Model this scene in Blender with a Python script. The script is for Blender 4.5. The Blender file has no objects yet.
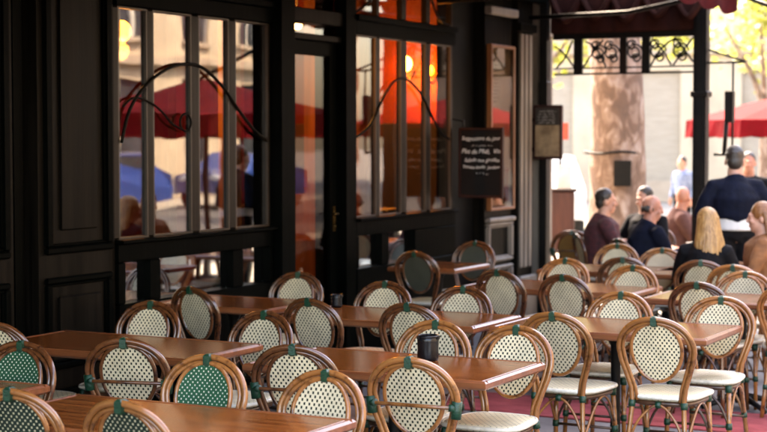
import bpy, math, random
from mathutils import Vector, Matrix, noise
random.seed(7)
S = bpy.context.scene
COL = S.collection
R = math.radians

# ------------------------------------------------------------------ camera
# World axes: +X points out of the cafe wall towards the street, +Y runs along the wall.
cam_d = bpy.data.cameras.new('camera')
cam = bpy.data.objects.new('camera', cam_d)
COL.objects.link(cam)
cam.location = (0, 0, 1.80)
cam.rotation_euler = (R(90 - 2.79), 0, R(27.63))
cam_d.sensor_width = 36
cam_d.lens = 75.1
cam_d.clip_end = 400
cam_d.dof.use_dof = True
cam_d.dof.focus_distance = 7.4
cam_d.dof.aperture_fstop = 3.0
S.camera = cam

# ------------------------------------------------------------------ sky, sun, exposure
SUN_EL, SUN_DIR = R(52), Vector((-0.73, 0.675, 0)).normalized()
wd = bpy.data.worlds.new('World'); S.world = wd; wd.use_nodes = True
wn = wd.node_tree.nodes; wl = wd.node_tree.links
sky = wn.new('ShaderNodeTexSky'); sky.sky_type = 'NISHITA'; sky.sun_disc = False
sky.sun_elevation = SUN_EL
sky.sun_rotation = math.atan2(SUN_DIR.x, SUN_DIR.y)
sky.air_density = 1.0; sky.dust_density = 2.5
bg = wn['Background']; bg.inputs['Strength'].default_value = 0.15
wl.new(sky.outputs[0], bg.inputs[0])
sun_d = bpy.data.lights.new('sun', 'SUN'); sun_d.energy = 2.0; sun_d.angle = R(0.5); sun_d.color = (1, .93, .82)
sun = bpy.data.objects.new('sun', sun_d); COL.objects.link(sun)
sv = Vector((SUN_DIR.x * math.cos(SUN_EL), SUN_DIR.y * math.cos(SUN_EL), math.sin(SUN_EL)))
sun.rotation_euler = sv.to_track_quat('Z', 'Y').to_euler()
S.view_settings.view_transform = 'Standard'
S.view_settings.look = 'None'
S.view_settings.exposure = 3.9
S.view_settings.use_white_balance = True
S.view_settings.white_balance_temperature = 8300
S.view_settings.white_balance_tint = 18
S.view_settings.gamma = 1.0
S.view_settings.use_curve_mapping = False
S.cycles.use_denoising = True
S.cycles.max_bounces = 8
S.cycles.transparent_max_bounces = 12
S.cycles.caustics_reflective = False
S.cycles.caustics_refractive = False
S.cycles.sample_clamp_indirect = 6

# ------------------------------------------------------------------ materials
def srgb(r, g, b):
    f = lambda c: (c / 12.92 if c <= .04045 else ((c + .055) / 1.055) ** 2.4)
    return (f(r / 255), f(g / 255), f(b / 255), 1)

def new_mat(name):
    m = bpy.data.materials.new(name); m.use_nodes = True
    return m, m.node_tree.nodes, m.node_tree.links, m.node_tree.nodes['Principled BSDF']

def mat(name, c, c2=None, rough=.5, scale=(8, 8, 8), metal=0., bump=0., coat=0., detail=5, spread=(.35, .65), vary=0., spec=.5, bscale=None, rvar=0.):
    """Procedural paint / wood / stone: two tones mixed by noise in object space, with bump and a little per-object variation."""
    m, n, l, p = new_mat(name)
    tc = n.new('ShaderNodeTexCoord'); mp = n.new('ShaderNodeMapping'); mp.inputs['Scale'].default_value = scale
    l.new(tc.outputs['Object'], mp.inputs[0])
    nz = n.new('ShaderNodeTexNoise'); nz.inputs['Scale'].default_value = 1; nz.inputs['Detail'].default_value = detail
    nz.inputs['Roughness'].default_value = .6
    l.new(mp.outputs[0], nz.inputs['Vector'])
    rp = n.new('ShaderNodeValToRGB')
    c2 = c2 or tuple(x * .7 for x in c)
    rp.color_ramp.elements[0].position = spread[0]; rp.color_ramp.elements[1].position = spread[1]
    rp.color_ramp.elements[0].color = (*c2[:3], 1); rp.color_ramp.elements[1].color = (*c[:3], 1)
    l.new(nz.outputs[0], rp.inputs[0])
    out = rp.outputs[0]
    if vary:
        oi = n.new('ShaderNodeObjectInfo'); hv = n.new('ShaderNodeHueSaturation')
        mr = n.new('ShaderNodeMapRange'); mr.inputs[3].default_value = 1 - vary; mr.inputs[4].default_value = 1 + vary
        l.new(oi.outputs['Random'], mr.inputs[0]); l.new(mr.outputs[0], hv.inputs['Value']); l.new(out, hv.inputs['Color'])
        out = hv.outputs[0]
    l.new(out, p.inputs['Base Color'])
    p.inputs['Roughness'].default_value = rough; p.inputs['Metallic'].default_value = metal
    p.inputs['Specular IOR Level'].default_value = spec
    if rvar:
        mr2 = n.new('ShaderNodeMapRange'); mr2.inputs[3].default_value = max(.03, rough - rvar); mr2.inputs[4].default_value = rough + rvar
        l.new(nz.outputs[0], mr2.inputs[0]); l.new(mr2.outputs[0], p.inputs['Roughness'])
    if coat:
        p.inputs['Coat Weight'].default_value = coat; p.inputs['Coat Roughness'].default_value = .12
    if bump:
        bp = n.new('ShaderNodeBump'); bp.inputs['Strength'].default_value = bump; bp.inputs['Distance'].default_value = .01
        l.new(nz.outputs[0], bp.inputs['Height']); l.new(bp.outputs[0], p.inputs['Normal'])
    return m

def weave_mat(name, base, dot, axes=(0, 2), cell=(.0118, .0150), size=.34, transl=.25):
    """Bistro weave: staggered square knots of a second colour, in object space."""
    m, n, l, p = new_mat(name)
    tc = n.new('ShaderNodeTexCoord'); sp = n.new('ShaderNodeSeparateXYZ'); l.new(tc.outputs['Object'], sp.inputs[0])
    def mth(op, a, b=None):
        k = n.new('ShaderNodeMath'); k.operation = op
        for i, v in enumerate((a, b)):
            if v is None: continue
            if isinstance(v, (int, float)): k.inputs[i].default_value = v
            else: l.new(v, k.inputs[i])
        return k.outputs[0]
    u = mth('DIVIDE', sp.outputs[axes[0]], cell[0]); v = mth('DIVIDE', sp.outputs[axes[1]], cell[1])
    u = mth('ADD', u, 400.5); v = mth('ADD', v, 400.0)
    par = mth('MODULO', mth('ADD', mth('FLOOR', u), mth('FLOOR', v)), 2)
    du = mth('ABSOLUTE', mth('SUBTRACT', mth('FRACT', u), .5)); dv = mth('ABSOLUTE', mth('SUBTRACT', mth('FRACT', v), .5))
    d = mth('MAXIMUM', du, dv)
    ins = mth('LESS_THAN', d, size)
    mask = mth('MULTIPLY', ins, mth('LESS_THAN', par, .5))
    # fine strand relief
    st = n.new('ShaderNodeTexNoise'); st.inputs['Scale'].default_value = 60; st.inputs['Detail'].default_value = 3
    l.new(tc.outputs['Object'], st.inputs['Vector'])
    br = n.new('ShaderNodeMixRGB'); br.inputs[1].default_value = (*[c * .8 for c in base], 1); br.inputs[2].default_value = (*base, 1)
    l.new(st.outputs[0], br.inputs[0])
    oi = n.new('ShaderNodeObjectInfo'); vr = n.new('ShaderNodeMapRange'); vr.inputs[3].default_value = .80; vr.inputs[4].default_value = 1.08
    l.new(oi.outputs['Random'], vr.inputs[0]); hv = n.new('ShaderNodeHueSaturation'); l.new(vr.outputs[0], hv.inputs['Value']); l.new(br.outputs[0], hv.inputs['Color'])
    wn_ = n.new('ShaderNodeTexNoise'); wn_.inputs['Scale'].default_value = 9; l.new(tc.outputs['Object'], wn_.inputs['Vector'])
    wr = n.new('ShaderNodeMapRange'); wr.inputs[1].default_value = .3; wr.inputs[2].default_value = .6; wr.inputs[3].default_value = .82; wr.inputs[4].default_value = 1.0
    l.new(wn_.outputs[0], wr.inputs[0]); hv.inputs['Saturation'].default_value = 1.05
    hw = n.new('ShaderNodeMixRGB'); hw.blend_type = 'MULTIPLY'; hw.inputs[0].default_value = 1; l.new(hv.outputs[0], hw.inputs[1]); l.new(wr.outputs[0], hw.inputs[2]); br = hw
    mx = n.new('ShaderNodeMixRGB'); l.new(mask, mx.inputs[0]); l.new(br.outputs[0], mx.inputs[1]); mx.inputs[2].default_value = (*dot, 1)
    l.new(mx.outputs[0], p.inputs['Base Color']); p.inputs['Roughness'].default_value = .38
    bp = n.new('ShaderNodeBump'); bp.inputs['Strength'].default_value = .6; bp.inputs['Distance'].default_value = .003
    l.new(mth('SUBTRACT', 1, mth('MULTIPLY', mask, 1)), bp.inputs['Height']); l.new(bp.outputs[0], p.inputs['Normal'])
    tr = n.new('ShaderNodeBsdfTranslucent'); l.new(mx.outputs[0], tr.inputs[0])
    ms = n.new('ShaderNodeMixShader'); ms.inputs[0].default_value = transl
    l.new(p.outputs[0], ms.inputs[1]); l.new(tr.outputs[0], ms.inputs[2])
    l.new(ms.outputs[0], n['Material Output'].inputs[0])
    return m

def emit_mat(name, c, s):
    m, n, l, p = new_mat(name)
    p.inputs['Base Color'].default_value = (*c, 1); p.inputs['Emission Color'].default_value = (*c, 1); p.inputs['Emission Strength'].default_value = s
    return m

def glass_mat(name, refl=.45, tint=(.85, .9, .88)):
    m, n, l, p = new_mat(name)
    t = n.new('ShaderNodeBsdfTransparent'); t.inputs[0].default_value = (*tint, 1)
    g = n.new('ShaderNodeBsdfGlossy'); g.inputs['Roughness'].default_value = .012
    tc = n.new('ShaderNodeTexCoord'); nz = n.new('ShaderNodeTexNoise'); nz.inputs['Scale'].default_value = 2.2; nz.inputs['Detail'].default_value = 1
    l.new(tc.outputs['Object'], nz.inputs['Vector'])
    bp = n.new('ShaderNodeBump'); bp.inputs['Strength'].default_value = .06; bp.inputs['Distance'].default_value = .02
    l.new(nz.outputs[0], bp.inputs['Height']); l.new(bp.outputs[0], g.inputs['Normal'])
    ms = n.new('ShaderNodeMixShader'); ms.inputs[0].default_value = refl
    l.new(t.outputs[0], ms.inputs[1]); l.new(g.outputs[0], ms.inputs[2]); l.new(ms.outputs[0], n['Material Output'].inputs[0])
    return m

M = {}
M['cane'] = mat('honey cane', (.27, .100, .027), (.080, .024, .0065), .20, (19, 19, 19), coat=.45, vary=.16, bump=.10, spread=(.30, .50), detail=3)
M['dark_cane'] = mat('brown cane', (.12, .040, .013), (.034, .010, .004), .20, (19, 19, 19), coat=.5, vary=.16, bump=.10, spread=(.32, .56), detail=3)
M['weave'] = weave_mat('cream weave', (.90, .80, .56), (.004, .012, .007), size=.36)
M['seat_weave'] = weave_mat('cream seat weave', (.82, .72, .50), (.06, .07, .05), (0, 1), (.016, .02), .2, 0.0)
M['green_weave'] = weave_mat('green weave', (.004, .105, .048), (.74, .74, .58), (0, 2), (.0118, .0120), .27)
M['backlit_weave'] = weave_mat('backlit dark green weave', (.012, .03, .02), (.62, .56, .36), (0, 2), (.0118, .0125), .30)  # backlit darkness of the two nearest chairs put into the weave colours
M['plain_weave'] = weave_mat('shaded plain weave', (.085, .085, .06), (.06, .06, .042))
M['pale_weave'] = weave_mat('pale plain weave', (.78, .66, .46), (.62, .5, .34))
M['ochre_weave'] = weave_mat('ochre weave', (.30, .16, .045), (.2, .10, .03))
M['binding'] = mat('green binding', (.002, .052, .024), (.001, .022, .010), .35, (90, 90, 160), bump=.4)
M['seat_rim'] = mat('pale seat rim', (.72, .68, .58), (.55, .5, .4), .4, (30, 30, 30), bump=.15)
M['leg_dark'] = mat('dark cane leg', (.10, .04, .018), (.04, .018, .01), .35, (20, 20, 4), coat=.2)
M['table_wood'] = mat('varnished table wood', (.225, .062, .013), (.075, .015, .003), .18, (2.2, 48, 20), coat=.0, spec=.42, vary=.08, spread=(.34, .62), rvar=.03, detail=8)
M['table_edge'] = mat('table edge lip', (.22, .066, .022), (.12, .032, .010), .3, (3, 30, 30), coat=.2)
M['iron'] = mat('black iron', (.005, .005, .005), (.008, .007, .006), .45, (12, 12, 12), bump=.2, spec=.15)
M['black_paint'] = mat('black green paint', (.0012, .0017, .0014), (.0005, .0007, .0006), .42, (22, 22, 1.1), bump=.22, rvar=.1, spread=(.36, .62), spec=.018)
M['brown_paint'] = mat('weathered brown black paint', (.0072, .0058, .0043), (.0020, .0017, .0013), .42, (16, 16, .8), bump=.3, rvar=.1, spread=(.36, .64), spec=.05)
M['mullion_paint'] = mat('worn brown window paint', (.012, .0085, .006), (.006, .0045, .0033), .4, (16, 16, .8), bump=.25, spec=.12)
M['black_void'] = mat('matt black paint', (.003, .003, .003), (.002, .002, .002), .6, (6, 6, 6), spec=.1)
M['bead_paint'] = mat('rubbed window bead', (.038, .026, .017), (.02, .014, .009), .4, (9, 9, 2))
M['grey_paint'] = mat('worn taupe paint', (.22, .18, .145), (.13, .10, .08), .5, (9, 9, 1.5), bump=.15)
M['plaster_red'] = mat('red orange plaster', (.19, .018, .006), (.08, .007, .003), .6, (1.4, 1.4, 1.1), bump=.05)
M['int_wood'] = mat('orange brown wood', (.34, .13, .035), (.2, .06, .015), .4, (18, 18, 1.2))
M['tan'] = mat('tan curtain cloth', (.48, .27, .09), (.32, .15, .045), .8, (24, 24, .5))
M['int_floor'] = mat('dark interior boards', (.05, .03, .02), (.03, .018, .012), .4, (2, 18, 2))
M['stone'] = mat('pale limestone', (.55, .46, .33), (.40, .33, .24), .9, (.8, .8, .5), bump=.2)
M['stone_trim'] = mat('limestone trim', (.44, .36, .27), (.34, .27, .2), .8, (1.5, 1.5, 1.5), bump=.2)
M['stone_pink'] = mat('pinkish limestone', (.42, .29, .22), (.30, .21, .16), .85, (.9, .9, .6), bump=.2)
M['slate'] = mat('slate roof', (.09, .10, .12), (.05, .055, .07), .6, (4, 4, 4))
M['glare_pane'] = mat('pale grey shutter', (.38, .33, .26), (.30, .26, .2), .7, (3, 3, 40), bump=.2)  # overexposed brightness of the far windows put into a pale colour
M['win_dark'] = mat('dark window pane', (.05, .06, .07), (.03, .035, .04), .08, (2, 2, 2))
M['paving'] = mat('grey paving', (.15, .145, .15), (.065, .063, .066), .7, (2.5, 2.5, 2.5), bump=.3, detail=12)
M['asphalt'] = mat('asphalt', (.075, .072, .072), (.05, .05, .05), .85, (30, 30, 30), bump=.4, detail=8)
M['plaza'] = mat('pale plaza stone', (.31, .28, .235), (.23, .21, .18), .8, (1.2, 1.2, 1.2), bump=.2, detail=8)
M['kerb'] = mat('granite kerb', (.34, .33, .31), (.26, .25, .24), .8, (14, 14, 14))
M['carpet'] = mat('red carpet', (.34, .075, .078), (.20, .040, .044), .95, (5, 9, 5), bump=.4, detail=12, spec=.1)
M['red_cloth'] = mat('red canvas', (.15, .004, .008), (.11, .003, .005), .85, (5, 5, 5), bump=.1, spec=.08)
M['awning_cloth'] = mat('burgundy canvas', (.09, .010, .010), (.05, .006, .006), .8, (4, 4, 4), bump=.15)
M['awning_red'] = mat('faded red valance', (.055, .005, .006), (.03, .003, .004), .9, (7, 7, 7), bump=.15, spec=.03)
M['drape'] = mat('dark brown drape', (.045, .013, .010), (.024, .008, .006), .8, (8, 2, 3), spec=.1)
M['bark'] = None
M['leaf'] = mat('plane tree leaf', (.24, .26, .05), (.12, .15, .025), .5, (3, 3, 3), vary=.2)
_n = M['leaf'].node_tree; _t = _n.nodes.new('ShaderNodeBsdfTranslucent'); _t.inputs[0].default_value = (.42, .44, .09, 1)
_m = _n.nodes.new('ShaderNodeMixShader'); _m.inputs[0].default_value = .5
_n.links.new(_n.nodes['Principled BSDF'].outputs[0], _m.inputs[1]); _n.links.new(_t.outputs[0], _m.inputs[2]); _n.links.new(_m.outputs[0], _n.nodes['Material Output'].inputs[0])
M['slate_board'] = mat('chalkboard slate', (.006, .0055, .0055), (.010, .009, .009), .6, (5, 5, 9), spread=(.3, .8), spec=.1)
M['board_frame'] = mat('dark red brown frame', (.03, .010, .008), (.018, .006, .005), .45, (20, 20, 5), spec=.2)
M['chalk'] = mat('chalk', (.82, .80, .76), (.66, .64, .62), .9, (60, 60, 60))
M['parchment'] = mat('yellowed menu paper', (.34, .24, .14), (.12, .075, .04), .7, (6, 6, 5))
M['menu_dark'] = mat('dark menu heading', (.016, .010, .007), (.010, .006, .005), .5, (10, 10, 10))
M['paper'] = mat('pale notice paper', (.86, .76, .66), (.78, .66, .56), .6, (4, 4, 2))
M['paper_red'] = mat('red printed notice', (.55, .06, .04), (.4, .04, .03), .6, (9, 9, 9))
M['paper_white'] = mat('white card', (.84, .80, .72), (.68, .64, .56), .7, (6, 6, 6))
M['ink'] = mat('printed ink', (.05, .045, .04), (.1, .08, .07), .7, (50, 50, 50))
M['orange_wood'] = mat('orange varnished wood', (.24, .085, .028), (.15, .05, .016), .4, (20, 20, 3), coat=.3)
M['brass'] = mat('brass', (.10, .06, .02), (.06, .04, .015), .4, (20, 20, 20), metal=1)
M['pot'] = mat('black glazed pot', (.004, .004, .005), (.007, .007, .008), .22, (9, 9, 9), spec=.3)
M['glass'] = glass_mat('window glass', .19, (.62, .56, .48))
M['glass_door'] = glass_mat('door glass', .035, (.7, .6, .5))
M['glass_low'] = glass_mat('mirrored low pane', .55)
M['glass_warm'] = glass_mat('window glass clearer', .09, (.66, .58, .48))
M['glow'] = emit_mat('lamp globe amber', (1, .50, .10), 11)
M['glow2'] = emit_mat('lamp globe orange', (1, .34, .04), 6)
M['glow3'] = emit_mat('pale warm bulb', (1, .72, .36), 5)
PEND = [(-8.2, 14.25, 2.66, .035, 'left of two small pale pendant bulbs high in the second tall window'), (-7.98, 14.25, 2.66, .035, 'right of two small pale pendant bulbs high in the second tall window'), (-7.86, 13.62, 2.36, .04, 'amber pendant bulb seen through the glass of the door'), (-7.72, 13.0, 2.86, .045, 'left pendant bulb glowing in the narrow light above the door'), (-7.50, 13.0, 2.86, .045, 'right pendant bulb glowing in the narrow light above the door')]
M['stand_wood'] = mat('reddish brown stand wood', (.10, .028, .014), (.06, .016, .008), .5, (14, 14, 2))
M['skin'] = mat('skin', (.52, .27, .18), (.44, .21, .14), .5, (9, 9, 9))
M['skin_red'] = mat('ruddy skin', (.50, .22, .14), (.42, .16, .10), .45, (9, 9, 9))
M['navy'] = mat('navy cloth', (.006, .008, .018), (.004, .005, .010), .8, (14, 14, 14), bump=1, spec=.08)
M['black_cloth'] = mat('black cloth', (.006, .006, .007), (.004, .004, .005), .75, (14, 14, 14), bump=1, spec=.08)
M['burgundy'] = mat('burgundy checked cloth', (.085, .014, .016), (.03, .006, .008), .85, (26, 26, 26), bump=1)
M['pinkbrown'] = mat('pinkish brown cloth', (.13, .045, .03), (.09, .03, .02), .85, (14, 14, 14))
M['ochre'] = mat('ochre coat cloth', (.24, .09, .028), (.15, .055, .018), .85, (12, 12, 12), bump=1)
M['white_cloth'] = mat('white cloth', (.74, .71, .66), (.62, .6, .56), .8, (10, 10, 10))
M['grey_cloth'] = mat('charcoal trousers', (.012, .012, .013), (.008, .008, .009), .85, (14, 14, 14), spec=.08)
M['blue_cloth'] = mat('pale blue cloth', (.20, .26, .38), (.12, .16, .26), .85, (14, 14, 14))
M['hair_dark'] = mat('dark hair', (.018, .012, .009), (.03, .02, .014), .45, (60, 60, 8), bump=.4)
M['hair_blonde'] = mat('blonde hair', (.40, .22, .075), (.18, .085, .025), .4, (70, 70, 5), bump=.5)
M['hair_brown'] = mat('chestnut hair', (.27, .105, .032), (.13, .045, .014), .4, (70, 70, 5), bump=.5)
M['shoe'] = mat('black leather', (.015, .013, .012), (.01, .01, .01), .4, (14, 14, 14))
M['car_blue'] = mat('blue car paint', (.014, .05, .22), (.012, .045, .2), .25, (2, 2, 2), coat=.8)
M['car_white'] = mat('white car paint', (.72, .72, .7), (.68, .68, .66), .3, (2, 2, 2), coat=.6)
M['tyre'] = mat('tyre rubber', (.02, .02, .02), (.03, .03, .03), .85, (20, 20, 20))
M['steel'] = mat('brushed steel', (.55, .55, .55), (.4, .4, .4), .3, (20, 20, 20), metal=1)
M['headlamp'] = mat('clear headlamp', (.7, .72, .74), (.6, .6, .62), .1, (20, 20, 20))
M['tail'] = mat('red tail lamp', (.4, .01, .01), (.3, .01, .01), .2, (20, 20, 20))

def bark_mat():
    m, n, l, p = new_mat('mottled plane bark')
    tc = n.new('ShaderNodeTexCoord'); vo = n.new('ShaderNodeTexNoise'); vo.inputs['Scale'].default_value = 8.5; vo.inputs['Detail'].default_value = 9
    vo.inputs['Distortion'].default_value = .6
    mp = n.new('ShaderNodeMapping'); mp.inputs['Scale'].default_value = (1, 1, .55); l.new(tc.outputs['Object'], mp.inputs[0]); l.new(mp.outputs[0], vo.inputs['Vector'])
    rp = n.new('ShaderNodeValToRGB'); e = rp.color_ramp.elements
    e[0].position = .30; e[0].color = (.10, .065, .05, 1); e[1].position = .72; e[1].color = (.38, .32, .29, 1)
    k = e.new(.47); k.color = (.14, .085, .06, 1); k = e.new(.58); k.color = (.24, .165, .13, 1)
    l.new(vo.outputs[0], rp.inputs[0]); l.new(rp.outputs[0], p.inputs['Base Color']); p.inputs['Roughness'].default_value = .8
    bp = n.new('ShaderNodeBump'); bp.inputs['Strength'].default_value = .5; bp.inputs['Distance'].default_value = .05
    l.new(vo.outputs[0], bp.inputs['Height']); l.new(bp.outputs[0], p.inputs['Normal'])
    return m
M['bark'] = bark_mat()

# ------------------------------------------------------------------ mesh helpers
class MB:
    """Collects shapes and links them as one mesh object."""
    def __init__(s): s.v = []; s.f = []; s.sm = []
    def add(s, vs, fs, smooth=False):
        b = len(s.v); s.v += [tuple(x) for x in vs]
        for f in fs: s.f.append(tuple(b + i for i in f)); s.sm.append(smooth)
        return s
    def box(s, x0, x1, y0, y1, z0, z1, bev=0.):
        if bev <= 0:
            s.add([(x0,y0,z0),(x1,y0,z0),(x1,y1,z0),(x0,y1,z0),(x0,y0,z1),(x1,y0,z1),(x1,y1,z1),(x0,y1,z1)],
                  [(0,3,2,1),(4,5,6,7),(0,1,5,4),(1,2,6,5),(2,3,7,6),(3,0,4,7)])
            return s
        b = min(bev, abs(x1-x0)*.45, abs(y1-y0)*.45, abs(z1-z0)*.45)
        def ring(d, z): return [(x0+d,y0+d+0,z),(x1-d,y0+d,z),(x1-d,y1-d,z),(x0+d,y1-d,z)]
        vs = ring(b, z0) + ring(0, z0+b) + ring(0, z1-b) + ring(b, z1)
        fs = [(3,2,1,0),(12,13,14,15)]
        for k in range(3):
            for i in range(4):
                j = (i+1) % 4; fs.append((k*4+i, k*4+j, k*4+4+j, k*4+4+i))
        return s.add(vs, fs)
    def tube(s, pts, r, n=8, closed=False, cap=True, flat=None):
        pts = [Vector(p) for p in pts]; N = len(pts)
        rs = r if isinstance(r, (list, tuple)) else [r] * N
        T = []
        for i in range(N):
            if closed: t = pts[(i+1) % N] - pts[i-1]
            else: t = pts[min(i+1, N-1)] - pts[max(i-1, 0)]
            T.append(t.normalized() if t.length > 1e-9 else Vector((0, 0, 1)))
        up = Vector((0, 1, 0)) if abs(T[0].y) < .9 else Vector((1, 0, 0))
        u = (up - T[0] * up.dot(T[0])).normalized()
        vs = []; fs = []
        for i in range(N):
            u = (u - T[i] * u.dot(T[i])).normalized(); w = T[i].cross(u)
            for k in range(n):
                a = 2 * math.pi * k / n
                vs.append(pts[i] + (u * math.cos(a) + w * math.sin(a) * (flat or 1)) * rs[i])
        for i in range(N if closed else N - 1):
            j = (i + 1) % N
            for k in range(n):
                m = (k + 1) % n; fs.append((i*n+k, i*n+m, j*n+m, j*n+k))
        if cap and not closed:
            fs.append(tuple(range(n-1, -1, -1))); fs.append(tuple((N-1)*n + k for k in range(n)))
        return s.add(vs, fs, True)
    def ell(s, c, r, nu=16, nv=10, rot=None):
        vs = []; fs = []; c = Vector(c)
        for j in range(nv + 1):
            ph = math.pi * j / nv - math.pi / 2
            for i in range(nu):
                th = 2 * math.pi * i / nu
                q = Vector((r[0]*math.cos(ph)*math.cos(th), r[1]*math.cos(ph)*math.sin(th), r[2]*math.sin(ph)))
                if rot: q = rot @ q
                vs.append(c + q)
        for j in range(nv):
            for i in range(nu):
                k = (i + 1) % nu; fs.append((j*nu+i, j*nu+k, (j+1)*nu+k, (j+1)*nu+i))
        return s.add(vs, fs, True)
    def lathe(s, prof, n=20, c=(0, 0, 0)):
        vs = []; fs = []
        for r, z in prof:
            for k in range(n):
                a = 2 * math.pi * k / n; vs.append((c[0] + r*math.cos(a), c[1] + r*math.sin(a), c[2] + z))
        for i in range(len(prof) - 1):
            for k in range(n):
                m = (k + 1) % n; fs.append((i*n+k, i*n+m, (i+1)*n+m, (i+1)*n+k))
        fs.append(tuple(range(n-1, -1, -1))); fs.append(tuple((len(prof)-1)*n + k for k in range(n)))
        return s.add(vs, fs, True)
    def prism(s, outline, a0, a1, axis=0):
        """Extrude a 2-D outline along an axis (0: outline is y,z)."""
        n = len(outline)
        def P(a, q): return (a, q[0], q[1]) if axis == 0 else ((q[0], a, q[1]) if axis == 1 else (q[0], q[1], a))
        vs = [P(a0, q) for q in outline] + [P(a1, q) for q in outline]
        fs = [tuple(range(n)), tuple(range(2*n-1, n-1, -1))] + [(i, i+n, (i+1) % n + n, (i+1) % n) for i in range(n)]
        return s.add(vs, fs)
    def mesh(s, name, m):
        me = bpy.data.meshes.new(name); me.from_pydata(s.v, [], s.f)
        me.polygons.foreach_set('use_smooth', s.sm)
        me.materials.append(m); me.validate(); me.update()
        return me
    def build(s, name, m, parent=None, loc=None, label=None):
        o = bpy.data.objects.new(name, s.mesh(name, m)); COL.objects.link(o)
        if parent: o.parent = parent
        if loc: o.location = loc
        if label: o['label'] = label
        return o

def fix_normals(o):
    import bmesh
    bm = bmesh.new(); bm.from_mesh(o.data); bmesh.ops.recalc_face_normals(bm, faces=bm.faces); bm.to_mesh(o.data); bm.free()

def tag(o, label, cat, group=None, kind=None):
    o['label'] = label; o['category'] = cat
    if group: o['group'] = group
    if kind: o['kind'] = kind
    return o

def thing(name, label, cat, loc=(0, 0, 0), rz=0., group=None):
    o = bpy.data.objects.new(name, None); COL.objects.link(o)
    o.location = loc; o.rotation_euler = (0, 0, rz); o.empty_display_size = .1
    return tag(o, label, cat, group)

def structure(name, mb, m):
    o = mb.build(name, m); o['kind'] = 'structure'; return o

def copy_thing(o):
    c = o.copy(); COL.objects.link(c)
    for ch in list(o.children):
        d = ch.copy(); COL.objects.link(d); d.parent = c
        for g in list(ch.children):
            e = g.copy(); COL.objects.link(e); e.parent = d
    return c

def bez(pts, n=8):
    """Catmull-Rom through points."""
    P = [Vector(p) for p in pts]; out = []
    for i in range(len(P) - 1):
        p0 = P[max(i-1, 0)]; p1 = P[i]; p2 = P[i+1]; p3 = P[min(i+2, len(P)-1)]
        for k in range(n):
            t = k / n
            out.append(.5 * ((2*p1) + (p2-p0)*t + (2*p0-5*p1+4*p2-p3)*t*t + (3*p1-p0-3*p2+p3)*t**3))
    out.append(P[-1]); return out

def remeshed(name, mb, m, parent, voxel=.010, smooth=3, label=None):
    """One continuous skin over overlapping volumes."""
    o = mb.build(name, m, parent)
    md = o.modifiers.new('r', 'REMESH'); md.mode = 'VOXEL'; md.voxel_size = voxel; md.use_smooth_shade = True
    ms = o.modifiers.new('s', 'SMOOTH'); ms.iterations = smooth; ms.factor = .5
    dg = bpy.context.evaluated_depsgraph_get()
    me = bpy.data.meshes.new_from_object(o.evaluated_get(dg))
    o.modifiers.clear(); o.data = me
    for p in me.polygons: p.use_smooth = True
    if label: o['label'] = label
    return o

# ------------------------------------------------------------------ ground
g = MB(); g.add([(-150,-60,-.02),(150,-60,-.02),(150,200,-.02),(-150,200,-.02)], [(0,1,2,3)])
structure('ground', g, M['plaza'])
g = MB(); g.box(-6.5, 1.6, -8, 15.9, -.12, 0.0)
structure('terrace_pavement', g, M['paving'])
g = MB(); g.add([(3.0,-60,-.012),(11.5,-60,-.012),(11.5,120,-.012),(3.0,120,-.012)], [(0,1,2,3)])
structure('road', g, M['asphalt'])
g = MB(); g.box(1.6, 1.85, -8, 15.9, -.1, .02, .02)
structure('kerb', g, M['kerb'])
g = MB(); g.box(-4.7, .9, 9.56, 10.28, 0.001, .010)
tag(g.build('carpet_runner', M['carpet']), 'red carpet runner laid across the grey paving under the chairs', 'carpet')

exec_order = None
# ------------------------------------------------------------------ cafe building
WX = -6.25
cafe = thing('cafe_building', 'dark black-green wood panelled cafe front with tall windows and a glazed door', 'building', (0, 0, 0))
def cb(name, m, *boxes, parent=None, bev=.006, label=None):
    b = MB()
    for q in boxes: b.box(*q, bev)
    return b.build(name, m, parent or cafe, label=label)

# shell: upper storeys, end wall, back wall, roof, interior
cb('wall', M['stone'], (-16, -6.42, -8, 15.6, 3.62, 14), (-16, -6.5, 15.3, 15.58, 0, 3.62), (-16, -6.42, -8, 7.3, -.02, 3.62), bev=0, label='pale stone upper wall above the shopfront')
cb('fascia', M['black_paint'], (-6.42, -6.17, 3.0, 15.6, 3.22, 3.60), (-6.2, -6.10, 3.0, 15.6, 3.16, 3.22))
cb('interior_floor', M['int_floor'], (-12, -6.4, 7.3, 15.3, -.02, .02), bev=0)
cb('interior_ceiling', M['int_wood'], (-12, -6.42, 7.3, 15.3, 3.52, 3.61), bev=0)
cb('interior_wall', M['plaster_red'], (-12.2, -12, 7.3, 15.3, 0, 3.52), (-12, -6.45, 15.1, 15.29, 0, 3.52), (-12, -6.45, 7.31, 7.5, 0, 3.52), bev=0, label='red orange interior wall lit by lamps')
for xa, ya in ((-6.66, 8.72), (-6.70, 9.42), (-6.74, 10.02), (-6.9, 11.9), (-6.8, 12.6)):
    cb('interior_pillar', M['int_wood'], (xa-.07, xa+.07, ya-.05, ya+.05, .02, 3.5))
cb('interior_cabinet', M['int_floor'], (-8.6, -6.62, 14.35, 14.75, .02, 1.95), (-8.6, -6.7, 12.9, 13.3, .02, 1.15), bev=.01)
cb('curtain', M['tan'], (-6.9, -6.82, 10.36, 10.62, 1.0, 3.4))

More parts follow.
